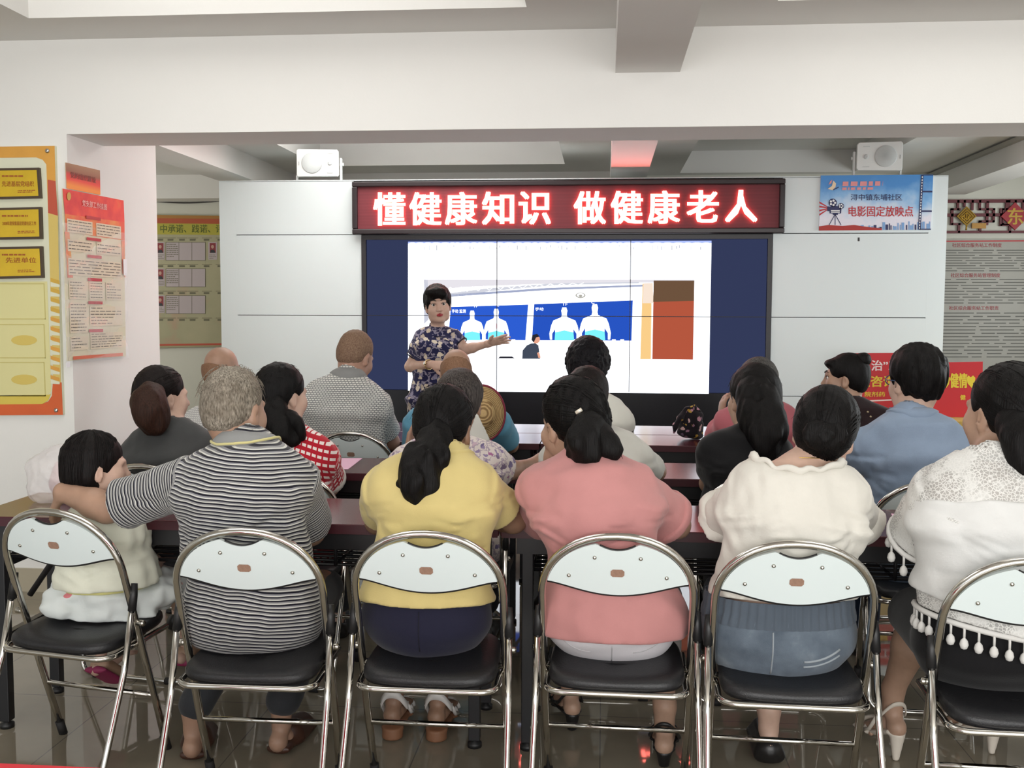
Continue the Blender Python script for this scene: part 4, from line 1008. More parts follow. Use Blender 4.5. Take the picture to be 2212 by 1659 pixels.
def c_stripe():
    t = cloth('grey_black_striped_jersey', '999999'); v = t.coord((1, 1, 1), 'tc'); sep = t.n('ShaderNodeSeparateXYZ'); t.l(v, sep.inputs[0])
    wob = t.math('MULTIPLY', t.math('SUBTRACT', t.noise(4.5, 2, t.coord()), .5), .035)
    s_ = t.math('ADD', t.math('ADD', sep.outputs[1], wob), t.math('MULTIPLY', sep.outputs[0], .10))
    f = t.math('FRACT', t.math('MULTIPLY', s_, 1/.0335))
    c = t.ramp(f, [(0, '12121f'), (.15, 'c9c8c2'), (.24, '8a8a8b'), (.36, '1b1b26'), (.50, 'c4c3bc'), (.58, '7d7d80'), (.68, '1f1f29'), (.80, 'c9c8c2'), (.89, '85858a')], 'CONSTANT')
    t.l(c, t.b.inputs['Base Color']); return t.m
def c_brick(name, cols, mort, bw, rh, ms, attr='tc', off=.5):
    t = cloth(name, 'ffffff'); br = t.n('ShaderNodeTexBrick'); br.offset = off; br.inputs['Scale'].default_value = 1; br.inputs['Brick Width'].default_value = bw; br.inputs['Row Height'].default_value = rh; br.inputs['Mortar Size'].default_value = ms; br.inputs['Mortar Smooth'].default_value = .2
    t.l(t.coord((1, 1, 1), attr), br.inputs['Vector']); br.inputs['Color1'].default_value = lin(cols[0]); br.inputs['Color2'].default_value = lin(cols[1]); br.inputs['Mortar'].default_value = lin(mort)
    t.l(br.outputs[0], t.b.inputs['Base Color']); return t.m
def c_redwhite():
    t = cloth('red_knit_with_white_dashes', 'b3202f'); v = t.coord((1, 1, 1), 'tc'); sep = t.n('ShaderNodeSeparateXYZ'); t.l(v, sep.inputs[0])
    fx = t.math('FRACT', t.math('MULTIPLY', sep.outputs[0], 1/.021)); fz = t.math('FRACT', t.math('MULTIPLY', t.math('ADD', sep.outputs[1], t.math('MULTIPLY', sep.outputs[0], .35)), 1/.026))
    k_ = t.math('MULTIPLY', t.math('LESS_THAN', fx, .72), t.math('LESS_THAN', fz, .42))
    t.l(t.mixc(k_, 'b5182c', 'eee2de'), t.b.inputs['Base Color']); return t.m
def c_floral(name, ground, cols, sc=28, thr=.34, line=None):
    t = cloth(name, ground); v = t.coord()
    n_ = t.n('ShaderNodeTexNoise'); n_.inputs['Scale'].default_value = sc*.5; t.l(v, n_.inputs['Vector'])
    mx = t.n('ShaderNodeMix', data_type='VECTOR'); mx.inputs[0].default_value = .06; t.l(v, mx.inputs[4]); t.l(n_.outputs['Color'], mx.inputs[5])
    vo = t.n('ShaderNodeTexVoronoi'); vo.inputs['Scale'].default_value = sc; t.l(mx.outputs[1], vo.inputs['Vector'])
    sepc = t.n('ShaderNodeSeparateColor'); t.l(vo.outputs['Color'], sepc.inputs[0])
    colr = t.ramp(sepc.outputs[0], [(i/len(cols), c) for i, c in enumerate(cols)], 'CONSTANT')
    petal = t.math('ADD', vo.outputs['Distance'], t.math('MULTIPLY', t.math('SUBTRACT', t.noise(sc*2.6, 2, v), .5), .55))
    k_ = t.math('LESS_THAN', petal, thr)
    if line:
        nl = t.math('ABSOLUTE', t.math('SUBTRACT', t.noise(sc*.75, 3, v), .5))
        base = t.mixc(t.math('LESS_THAN', nl, .030), ground, line)
    else: base = ground
    t.l(t.mixc(k_, base, colr), t.b.inputs['Base Color']); return t.m
C_STRIPE = c_stripe()
C_CHECK = c_brick('pale_grey_key_patterned_polo', ('dcdcd6', 'd3d3cd'), '7d7f80', .016, .0095, .0020)
C_CHECK2 = c_brick('white_fine_dotted_shirt', ('dcdcd8', 'd0d0cd'), 'a9aaab', .012, .010, .0016)
C_RED = c_redwhite()
C_FLOR = c_floral('pale_purple_floral_cotton', 'd8cdc8', ['8f7fa0', '7b6a86', 'c3a9b5', 'a46a92', '6f6488'], 34, .36, 'a99aa8')
C_CHEONG = c_floral('navy_cheongsam_with_beige_flowers', '23244a', ['cfc2ae', 'b9ad9f', 'e0d6c4', '8f8ba3'], 22, .36, '8f8a9c')
C_ORANGE = c_floral('white_shirt_with_orange_flowers', 'dfdfd6', ['d0832c', 'c96a3a', '4b4a48'], 9, .22)
def c_denim():
    t = cloth('faded_blue_denim', '6d8199', var=.1, weave=500, bump=.5); n_ = t.noise(9, 5, t.coord())
    t.l(t.ramp(n_, [(.3, '48525e'), (.55, '616c78'), (.75, '818a91')]), t.b.inputs['Base Color']); return t.m
C_DENIM = c_denim()
def c_lace(alpha):
    t = cloth('sheer_white_lace', 'f1f0ec', weave=90, bump=.7); v = t.coord()
    vo = t.n('ShaderNodeTexVoronoi', feature='DISTANCE_TO_EDGE'); vo.inputs['Scale'].default_value = 120; t.l(v, vo.inputs['Vector'])
    n_ = t.noise(11, 3, v)
    a = t.math('MAXIMUM', t.math('LESS_THAN', vo.outputs['Distance'], .10), t.ramp(n_, [(.50, (alpha, alpha, alpha)), (.60, (.93, .93, .93))]))
    t.l(a, t.b.inputs['Alpha']); return t.m
C_LACE = c_lace(.55); C_LACEW = cloth('white_linen_top', 'f0f0ee', weave=120, bump=.4).m
C_CARD = cloth('pale_yellow_green_cardigan', 'f4f5e2', weave=80, bump=.4).m; C_CARDH = cloth('yellow_cardigan_hem', 'ece79a').m
# ------------------------------------------------------------------ heads
class Head:
    def __init__(s, c, yaw=0, pitch=0, roll=0, sc=1.0): s.c = np.asarray(c, float); s.R = rotm(yaw, pitch, roll); s.s = sc
    def p(s, x, y, z): return s.c+s.R@(np.array([x, y, z])*s.s)
    def e(s, B, c, r, k=.02, op='+', R=None): B.e(s.p(*c), np.array(r)*s.s, s.R if R is None else s.R@R, k*s.s, op)
    def cc(s, B, a, b, ra, rb, k=.01, op='+'): B.c(s.p(*a), s.p(*b), ra*s.s, rb*s.s, k*s.s, op)
    def skin(s, B, face=True):
        s.e(B, (0, -.012, .038), (.074, .094, .083), .0)
        s.e(B, (0, .028, -.028), (.060, .068, .084), .04)
        s.e(B, (0, -.03, -.03), (.058, .06, .07), .03)
        s.e(B, (0, .066, -.094), (.026, .022, .020), .03)
        for q in (-1, 1):
            s.e(B, (q*.040, .062, -.030), (.027, .027, .030), .03)
            s.e(B, (q*.048, .02, -.075), (.016, .03, .025), .04)
            s.e(B, (q*.033, .098, .006), (.018, .012, .010), .012, '-')
            Re = rotm(q*-.25, 0, 0)
            s.e(B, (q*.079, -.006, -.012), (.009, .020, .033), .006, '+', Re); s.e(B, (q*.087, .001, -.010), (.006, .010, .018), .006, '-', Re); s.e(B, (q*.077, .0, -.037), (.007, .010, .010), .006, '+', Re)
            s.cc(B, (q*.012, .092, .022), (q*.045, .080, .024), .010, .008, .012)
        s.cc(B, (0, .090, .014), (0, .108, -.026), .009, .012, .014); s.e(B, (0, .112, -.030), (.012, .011, .010), .008)
        for q in (-1, 1): s.e(B, (q*.012, .104, -.033), (.008, .009, .007), .006)
        s.e(B, (0, .090, -.056), (.025, .014, .008), .008); s.e(B, (0, .088, -.068), (.022, .014, .008), .006)
    def face(s, parent, lip='a8504c', brow=None):
        W_ = mat('eye_white', (.75, .73, .70), .2); I_ = mat('dark_iris', (.02, .013, .01), .15)
        for q in (-1, 1):
            mb = MB(); mb.lathe(s.p(q*.033, .079, .005), s.R@V3(0, 1, 0), [(.0002*s.s, -.012*s.s)]+[(.0128*s.s*math.sin(a), -.0128*s.s*math.cos(a)) for a in np.linspace(.4, 2.6, 9)]+[(.0002*s.s, .0128*s.s)], W_, 16)
            mb.lathe(s.p(q*.033, .0895, .005), s.R@V3(0, 1, 0), [(.0001, .0), (.0074*s.s, .0006*s.s), (.0060*s.s, .0022*s.s), (.0001, .0032*s.s)], I_, 14); mb.build('eye', parent, True)
            mb = MB(); hb_ = mat('dark_brow', (.02, .014, .012), .7)
            mb.tube([s.p(q*(.014+.036*u), .1015-.020*u*u, .029+.008*math.sin(PI*u*.8)) for u in np.linspace(0, 1, 8)], [.0012*s.s+.0022*s.s*math.sin(PI*(u*.8+.15)) for u in np.linspace(0, 1, 8)], hb_, 6); mb.build('eyebrow', parent, True)
            mb = MB(); mb.tube([s.p(q*(.018+.030*u), .0935-.014*u*u*1.1, .0085+.0065*math.sin(PI*u)) for u in np.linspace(0, 1, 9)], .0019*s.s, hb_, 6); mb.build('eyelid', parent, True)
        B = Blob(); s.cc(B, (-.019, .0965, -.0615), (0, .1045, -.0585), .003, .0062, .004); s.cc(B, (.019, .0965, -.0615), (0, .1045, -.0585), .003, .0062, .004); s.cc(B, (-.015, .0965, -.0675), (.015, .0965, -.0675), .0050, .0050, .004); s.e(B, (0, .1015, -.0685), (.013, .006, .006), .004)
        blob_obj('lips', B, .0022*s.s, mat('lip_'+lip, lip, .4), parent)
    # hair volumes
    def cap(s, B, grow=0.0, face=(.0, .118, -.030), fr=(.074, .082, .098), nape=-.075, ears=True, back=0.0, low=1.0):
        g = grow
        s.e(B, (0, -.018-back*.5, .042), (.083+g, .102+g, .091+g), .0)
        s.e(B, (0, -.050-back*low, -.010), ((.072+g)*low, (.066+g)*low, .072+g), .03)
        s.e(B, face, fr, .010, '-')
        if ears:
            for q in (-1, 1): s.e(B, (q*.086, .012, -.022), (.028, .034, .040), .008, '-')
        if nape is not None: B.plane(s.p(0, -.07, nape), s.R@V3(0, .35, -1), .012)
def strands(name, parent, pts_list, m_, r=.0011):
    mb = MB()
    for pts in pts_list: mb.tube(pts, [r*.9]+[r]*(len(pts)-2)+[r*.25], m_, 4, caps=False)
    return mb.build(name, parent, True)
def smooth_path(pts, n=10):
    P = np.array(pts, float); out = []
    for i in range(len(P)-1):
        p0 = P[max(i-1, 0)]; p1 = P[i]; p2 = P[i+1]; p3 = P[min(i+2, len(P)-1)]
        for t_ in np.linspace(0, 1, n, endpoint=False):
            out.append(.5*((2*p1)+(-p0+p2)*t_+(2*p0-5*p1+4*p2-p3)*t_**2+(-p0+3*p1-3*p2+p3)*t_**3))
    out.append(P[-1]); return np.array(out)
def tail(B, pts, rs, k=.02, n=6):
    P = smooth_path(pts, n); R = np.interp(np.linspace(0, 1, len(P)), np.linspace(0, 1, len(rs)), rs)
    B.chain(list(P), list(R), k)
def loose_hairs(h, parent, m_, n=60, seed=1, r0=.09, length=.05, center=(0, -.02, .045), zmin=-.02):
    """fine stray hairs standing off the crown"""
    rs = random.Random(seed); L = []
    for _ in range(n):
        a = rs.uniform(0, 2*PI); z = rs.uniform(zmin, .95); rr = math.sqrt(max(0, 1-z*z)); d = V3(rr*math.cos(a), rr*math.sin(a), z)
        if d[1] > .55 and d[2] < .6: continue
        p0 = V3(*center)+d*V3(.080, .100, .090); t_ = nrm(np.cross(d, (rs.uniform(-1, 1), rs.uniform(-1, 1), rs.uniform(-1, 1)))); ln = length*rs.uniform(.4, 1)
        L.append([h.p(*(p0+t_*ln*u+d*(.012*u+.004)+V3(0, 0, -.02*u*u))) for u in (0, .3, .6, 1)])
    return strands('stray_hair', parent, L, m_, .0008)
def combed(h, B, parent, m_, tie, n=150, seed=1, r=.0013, c0=(0, -.02, .03), spread=.25, nape=True):
    """strands combed over the skull from the hairline towards a tie point (head-local)"""
    rs = random.Random(seed); c = h.p(*c0); td = nrm(V3(*tie)-V3(*c0)); N = 11; D = []
    for i in range(n):
        u = rs.uniform(-1, 1)
        if nape and rs.random() < .25: st = V3(.075*u, -.055, -.085)-V3(*c0)
        else:
            a = u*2.1; st = V3(.085*math.sin(a), .062*math.cos(a)+.015, .10*math.cos(a*.80)+.005)-V3(*c0)
        st = nrm(nrm(st)*(1-spread*rs.random())+td*spread*rs.random()*.8)
        om = math.acos(max(-.999, min(.999, float(st@td)))); w1 = rs.uniform(-.05, .05)
        for k in range(N):
            q = k/(N-1)*.97; d = (math.sin((1-q)*om)*st+math.sin(q*om)*td)/max(math.sin(om), 1e-3); d = nrm(d+nrm(np.cross(st, td))*w1*math.sin(PI*q)); D.append(h.R@d)
    D = np.array(D); T = np.linspace(.19, .04, 64)*h.s
    v = B.val((c+D[:, None, :]*T[None, :, None]).reshape(-1, 3)).reshape(len(D), 64)
    i = np.argmax(v < 0, 1); ok = v[np.arange(len(D)), i] < 0; i = np.maximum(i, 1); a = np.arange(len(D))
    va, vb = v[a, i-1], v[a, i]; t_ = T[i-1]+(T[i]-T[i-1])*va/(va-vb+1e-9)
    P_ = (c+D*(t_+.0004)[:, None]).reshape(n, N, 3); ok = ok.reshape(n, N)
    return strands('hair_strand', parent, [P_[k] for k in range(n) if ok[k].all()], m_, r)
# ------------------------------------------------------------------ hands, arms, legs
def hand(B, w, d, n, side=1, curl=.5, sc=1.0, spread=.0, k=.006, thumb=.6):
    """palm + 4 fingers + thumb; w wrist, d pointing direction, n direction the palm faces, side: thumb side sign along cross(d,n)"""
    w = np.asarray(w, float); d = nrm(d); n = np.asarray(n, float); n = nrm(n-d*(n@d)); s_ = np.cross(d, n)*side
    kn = w+d*.088*sc
    B.ec(w-d*.005, kn-d*.012*sc, s_, (.027*sc, .019*sc), (.037*sc, .013*sc), .015)
    B.ec(w+d*.03*sc+s_*.012*sc+n*.006*sc, w+d*.055*sc+s_*.030*sc+n*.004*sc, n, (.014*sc, .016*sc), (.012*sc, .013*sc), .012)
    for i, (o, L) in enumerate(((.027, .070), (.0092, .078), (-.009, .072), (-.026, .056))):
        b0 = kn+s_*o*sc-d*.012*sc; sp = s_*(o*(1.2+spread*14))
        d1 = nrm(d+sp*1.0); c1 = curl*.55; c2 = curl*1.25; c3 = curl*1.9
        def dr(c): return nrm(d1*math.cos(c)+n*math.sin(c))
        p1 = b0+dr(c1)*L*.47*sc; p2 = p1+dr(c2)*L*.33*sc; p3 = p2+dr(c3)*L*.27*sc
        r = (.0088 if i < 3 else .0076)*sc
        B.chain([b0, p1, p2, p3], [r*1.08, r, r*.92, r*.78], k)
    t0 = w+d*.028*sc+s_*.026*sc+n*.008*sc; td = nrm(d*(1-thumb*.4)+s_*thumb+n*.35); t1 = t0+td*.042*sc; t2 = t1+nrm(td+d*.3+n*.15*curl)*.032*sc
    B.chain([t0, t1, t2], [.0125*sc, .0105*sc, .0085*sc], .01)
def arm(B, S, E, W, sc=1.0, tag=0):
    S, E, W = map(lambda q: np.asarray(q, float), (S, E, W))
    B.c(S, S*.5+E*.5, .047*sc, .043*sc, .03); B.c(S*.5+E*.5, E, .043*sc, .036*sc, .03)
    B.c(E, E*.7+W*.3, .036*sc, .037*sc, .025); B.c(E*.7+W*.3, W, .037*sc, .025*sc, .02)
def leg(B, Hp, K, A, toe, sc=1.0, foot=True):
    Hp, K, A, toe = map(lambda q: np.asarray(q, float), (Hp, K, A, toe))
    B.c(Hp, K, .080*sc, .056*sc, .04); m1 = K*.68+A*.32
    back = nrm(V3(K[0]-toe[0], K[1]-toe[1], 0))*.012
    B.c(K, m1+back, .053*sc, .053*sc, .03); B.c(m1+back, A+V3(0, 0, .07), .053*sc, .034*sc, .03); B.c(A+V3(0, 0, .07), A, .034*sc, .033*sc, .02)
    if foot:
        d = toe-A; d[2] = 0; d = nrm(d); s_ = np.cross(d, (0, 0, 1)); f0 = V3(A[0], A[1], A[2]-.045); bl = V3(0, 0, toe[2]+.022-f0[2])
        B.e(f0-d*.028, (.031*sc, .034*sc, .034*sc), rotm(math.atan2(-d[0], d[1])), .02)
        B.ec(f0+d*.02-V3(0, 0, .008), f0+d*.135+bl, s_, (.030*sc, .030*sc), (.043*sc, .014*sc), .025)
        for i in range(5):
            o = (.032-.016*i); B.c(f0+d*(.14-.004*i*i)+s_*o*sc+bl-V3(0, 0, .004), f0+d*(.165-.005*i*i)+s_*o*sc+bl-V3(0, 0, .008), .011 if i == (0 if s_[0] < 0 else 4) else .0085, .008, .006)
# ------------------------------------------------------------------ people
SHOE_BLACK = mat('black_leather', (.012, .011, .011), .35); SHOE_BROWN = mat('brown_leather', (.06, .025, .015), .4); SHOE_WHITE = mat('white_leather', (.72, .70, .67), .4); SHOE_CREAM = mat('cream_leather', (.66, .60, .52), .4)
SOLE_BR = mat('tan_sole', (.22, .10, .05), .6); SOLE_MAG = mat('magenta_sole', '8c2a52', .6)
def px(p): return at(p[0], p[1], Y=p[2])
class Sitter:
    cdrop = .0
    """a seated figure: trunk, head, arms and legs in one skin mesh; clothes and hair are children"""
    def __init__(s, name, label, cat, nk, sl, sr, pel, head, hip=.19, waist=.16, chest=.175, df=.105, h=.007, back=.035, pz=.532, nr=.052, skin_m=SK_MID, group=None, child=1.0):
        s.N = px(nk); s.h = h; s.sk = skin_m; c = s.k = child
        a, b = px(sl), px(sr); s.side = nrm(b-a)
        s.SL = a+s.side*.058*c+V3(0, 0, -.045*c); s.SR = b-s.side*.058*c+V3(0, 0, -.045*c)
        p = at(pel[0], 1300, Y=pel[1]); s.P = V3(p[0], pel[1]+.008, pz)
        s.base = V3(s.P[0], s.P[1], 0)
        hp = head; s.H = Head(px(hp[:3]), *(list(hp[3:])+[0]*(4-len(hp[3:])-0))[:3], hp[6] if len(hp) > 6 else 1.0)
        s.hip, s.waist, s.chest, s.df, s.nr = hip, waist, chest, df, nr
        bk = V3(0, -back, 0)
        s.W = s.P+(s.N-s.P)*.34+bk*.55; s.C = s.P+(s.N-s.P)*.66+bk; s.C2 = s.P+(s.N-s.P)*.86+bk*.5
        s.root = thing(name, label, cat, tuple(s.base), 0, group)
        s.arms = []; s.legs = []
    def trunk(s, B, g=0.0, top=True, k=.05):
        sd = s.side*V3(1, 1, 0); c = s.k; psd = nrm(V3(s.side[0], s.side[1]*.5, 0))
        for q in (-1, 1): B.e(s.P+psd*q*(s.hip-.115*c)+V3(0, -.0, -.005), (.115*c+g, .100*c+g, .096*c+g), None, .12)
        B.ec(s.P, s.W, psd, (s.hip-.012+g, s.df+g), (s.waist+g, s.df*.92+g), k, e=.08)
        B.ec(s.W, s.C, sd, (s.waist+g, s.df*.92+g), (s.chest+g, s.df+g), k, e=.08)
        if top:
            B.ec(s.C, s.C2, sd, (s.chest+g, s.df+g), (s.chest*.80+g, s.df*.80+g), k, e=.06)
            for S in (s.SL, s.SR):
                B.c(S, S*.45+s.N*.55+V3(0, 0, -.035*c), .052*c+g, .050*c+g, .05)
                B.c(s.N+V3(0, .008, -.022*c), S*.62+s.N*.38+V3(0, 0, -.004*c), .050*c+g, .046*c+g, .04)
        return B
    def arm(s, which, E, W, d=(0, 1, 0), n=(0, 0, -1), side=1, curl=.5, sc=1.0, spread=0, hs=1.0):
        S = s.SL if which == 'L' else s.SR
        s.arms.append((S, np.asarray(E, float), np.asarray(W, float), d, n, side, curl, sc, spread, hs, which)); return s
    def leg(s, q, K, A, toe, sc=1.0): s.legs.append((s.P+s.side*V3(1, 1, 0)*q*.088*s.k+V3(0, .03, -.01), np.asarray(K, float), np.asarray(A, float), np.asarray(toe, float), sc)); return s
    def body(s, face=False):
        B = Blob(); s.trunk(B, -.004)
        hp = s.H.p(0, -.022, -.045); B.c(s.N+V3(0, .018, -.04), hp, s.nr*1.05, s.nr, .03)
        for (S, E, W, d, n, side, curl, sc, spread, hs, w_) in s.arms:
            arm(B, S, E, W, sc); hand(B, W, d, n, side, curl, hs, spread)
        for (Hp, K, A, toe, sc) in s.legs: leg(B, Hp, K, A, toe, sc)
        s.H.skin(B)
        s.b = blob_obj('body', B, s.h, s.sk, s.root); return s
    def sleeve(s, B, a, frac, r0, r1, g=0.0, tag=1):
        S, E, W = a[0], a[1], a[2]
        L1 = np.linalg.norm(E-S); L2 = np.linalg.norm(W-E)
        if frac <= 1.0: B.ec(S, S+(E-S)*frac, s.side, (r0, r0), (r1, r1), .035, tag=tag, e=.012); end = S+(E-S)*frac; dr = nrm(E-S)
        else:
            B.ec(S, E, s.side, (r0, r0), (r1, r1), .035, tag=tag, e=.03); end = E+(W-E)*(frac-1); B.c(E, end, r1, r1*.9, .03, tag=tag); dr = nrm(W-E)
        return end, dr
    def shirt(s, m_, g=.012, sleeve=.62, r0=.062, r1=.060, hem=None, neck=.066, neck_at=None, wr=.0035, wf=26, seed=1, name='shirt', hm=None, k=.05, slim=None, extra=None, folds=.006):
        B = Blob(); s.trunk(B, g, True, k)
        for q in (-1, 1): B.e(s.P+nrm(V3(s.side[0], s.side[1]*.5, 0))*q*(s.hip-.115*s.k)+V3(0, 0, .0), (.115*s.k+g+.005, .100*s.k+g+.006, .096*s.k+g+.004), None, .12)
        if slim: slim(B)
        ends = []
        for a in s.arms:
            if sleeve > 0: ends.append(s.sleeve(B, a, sleeve, r0*s.k, r1*s.k))
        if extra: extra(B)
        B.noise(wr, wf, seed, (1, 1, .7)); B.noise(wr*.5, wf*2.3, seed+9)
        if folds and s.h < .0085:
            r_ = random.Random(seed+40); F_ = []
            for q, S in ((1, s.SL), (-1, s.SR)):
                ax_, az = S[0]-q*.005, S[2]-.085
                for k_ in range(4): F_.append((ax_, az-.012*k_, ax_+q*r_.uniform(.05, .11), az-.02*k_+r_.uniform(-.055, .055), r_.uniform(.5, 1)))
                if s.arms:
                    E = [a for a in s.arms if a[10] == ('L' if q > 0 else 'R')]
                    if E:
                        d = E[0][1]-S
                        for f_ in (.32, .48): p0 = S+d*f_; F_.append((p0[0]-.055, p0[2]+r_.uniform(-.02, .02), p0[0]+.055, p0[2]+r_.uniform(-.03, .03), r_.uniform(.5, .9)))
            for k_ in range(6):
                z_ = s.P[2]+r_.uniform(.06, .26); q = r_.choice((-1, 1)); x_ = s.P[0]+(s.W[0]-s.P[0])*(z_-s.P[2])/(s.W[2]-s.P[2])
                F_.append((x_+q*(s.waist+.005), z_, x_+q*r_.uniform(.01, .08), z_+r_.uniform(-.03, .03), r_.uniform(.4, .9)))
            B.fold(F_, folds)
        hp = s.H.p(0, -.02, -.05); na = s.N+V3(0, .012, .0) if neck_at is None else neck_at
        if neck: B.c(na+V3(0, .01, -.01), hp+(hp-na)*1.5+V3(0, .05, .0), neck, neck*1.7, .008, '-')
        if hem is not None: B.plane(hem[0], hem[1], .003)
        o = blob_obj(name, B, s.h, m_, s.root); s.ends = ends; s.SB = B
        return o
    def collar(s, m_, r=.066, hgt=.026, name='collar', th=.006, tilt=.35, parent=None, m2=None):
        """folded shirt collar round the neck"""
        V = []; F = []; n = 40; c = s.N+V3(0, .012, 0); rows = [[] for _ in range(6)]
        for k_ in range(n):
            a = 2*PI*k_/n; d = V3(math.sin(a), -math.cos(a), 0); bk = .5+.5*math.cos(a)
            oz = s.SB.hit(c+d*r*1.50+V3(0, 0, .20), (0, 0, -1), .4, 160)[2]; oz = min(oz, c[2]+.01)
            top = c[2]+hgt*(.25+.75*bk)+s.cdrop
            mz = (top*.55+oz*.45)
            rows[0].append(c+d*r*.90+V3(0, 0, top-.03-c[2])); rows[1].append(c+d*r*.97+V3(0, 0, top-.004-c[2])); rows[2].append(c+d*r*1.03+V3(0, 0, top-c[2]))
            rows[3].append(c+d*r*1.26+V3(0, 0, mz+.004-c[2])); rows[4].append(c+d*r*1.50+V3(0, 0, oz+.006-c[2])); rows[5].append(c+d*r*1.46+V3(0, 0, oz-.006-c[2]))
        for r_ in rows: V += r_
        m__ = 6
        for i in range(m__-1):
            for k_ in range(n): F.append((i*n+k_, i*n+(k_+1) % n, (i+1)*n+(k_+1) % n, (i+1)*n+k_))
        o = mesh_obj(name, V, F, m_, s.root, smooth=True, world=True)
        if m2:
            mb = MB(); mb.tube([V[4*n+k_]+V3(0, 0, .001) for k_ in range(n)], .0042, m2, 6, close=True); mb.build('collar_trim', o, True)
        return o
    def lower(s, m_, g=.008, top=None, shin=0.0, thigh=.082, kr=.070, name='trousers', sr=.060, seed=4, wr=.003, skirt=False, hem_r=None, flat=None):
        B = Blob(); psd = nrm(V3(s.side[0], s.side[1]*.5, 0)); c = s.k
        for q in (-1, 1): B.e(s.P+psd*q*(s.hip-.115*c)+V3(0, 0, -.005), (.115*c+g, .100*c+g, .096*c+g), None, .12)
        B.ec(s.P, s.W, psd, (s.hip-.010+g, s.df+g), (s.waist+g, s.df*.92+g), .05, e=.05)
        for (Hp, K, A, toe, sc) in s.legs:
            B.c(Hp, K, thigh*sc+g, kr*sc+g*.5, .05 if not skirt else .12)
            if shin > 0:
                bk = nrm(V3(K[0]-toe[0], K[1]-toe[1], 0))*.012; m1 = K*.68+A*.32+bk; T = A+V3(0, 0, .07); B.c(K, m1, kr*sc*.96, sr*sc*1.06, .03); B.c(m1, m1+(T-m1)*shin, sr*sc*1.06, sr*sc, .03)
        if skirt and len(s.legs) == 2:
            a, b = s.legs[0][1], s.legs[1][1]; B.c((s.P+a)/2, (s.P+b)/2, thigh, thigh, .1); B.c(a, b, kr, kr, .08)
        B.noise(wr, 24, seed)
        if top is not None: B.plane(top[0], top[1], .003)
        s.LB = B
        return blob_obj(name, B, s.h, m_, s.root)
    def hair(s, m_, fn, h=None, name='hair', ridge=.0016, rf=150, smooth=1, tie=None, comb=170):
        B = Blob(); fn(B)
        if ridge: B.noise(ridge, rf, 3, (1, 1, .25))
        o = blob_obj(name, B, h or min(s.h, .006), m_, s.root, smooth); s.hr = o
        if tie is not None: combed(s.H, B, o, m_, tie, comb)
        return o
    def tail(s, m_, pts, rs, name='ponytail', h=None, ridge=.003, rf=110, parent=None, k=.02, seed=5, strand=14):
        B = Blob(); P_ = [px(p) for p in pts]; tail(B, P_, rs, k)
        B.noise(ridge, rf, seed, (1, 1, .22)); B.noise(ridge*1.6, rf*.35, seed+3, (1, 1, .5))
        o = blob_obj(name, B, h or min(s.h, .006), m_, s.root)
        rs_ = random.Random(seed); L = []; path = smooth_path(P_, 5); n = len(path); rr = np.interp(np.linspace(0, 1, n), np.linspace(0, 1, len(rs)), rs)
        for _ in range(strand*6):
            a = rs_.uniform(0, 2*PI); q = rs_.uniform(.72, 1.04); ph = rs_.uniform(0, 6); sw = rs_.uniform(-.5, .5); end = rs_.randint(max(3, int(n*.6)), n)
            L.append([path[i]+V3(math.cos(a+sw*i/n), .8*math.sin(a+sw*i/n), .15*math.sin(a*3))*rr[i]*q*(1.0+.07*math.sin(i*.8+ph)) for i in range(end)]+([path[-1]+V3(math.cos(a), .5*math.sin(a), 0)*rr[-1]*1.2+V3(rs_.uniform(-.015, .015), 0, -rs_.uniform(.005, .03))] if end == n else []))
        if strand: strands('loose_strand', o, L, m_, .0019)
        return o
def lerp(a, b, t_): return np.asarray(a, float)*(1-t_)+np.asarray(b, float)*t_
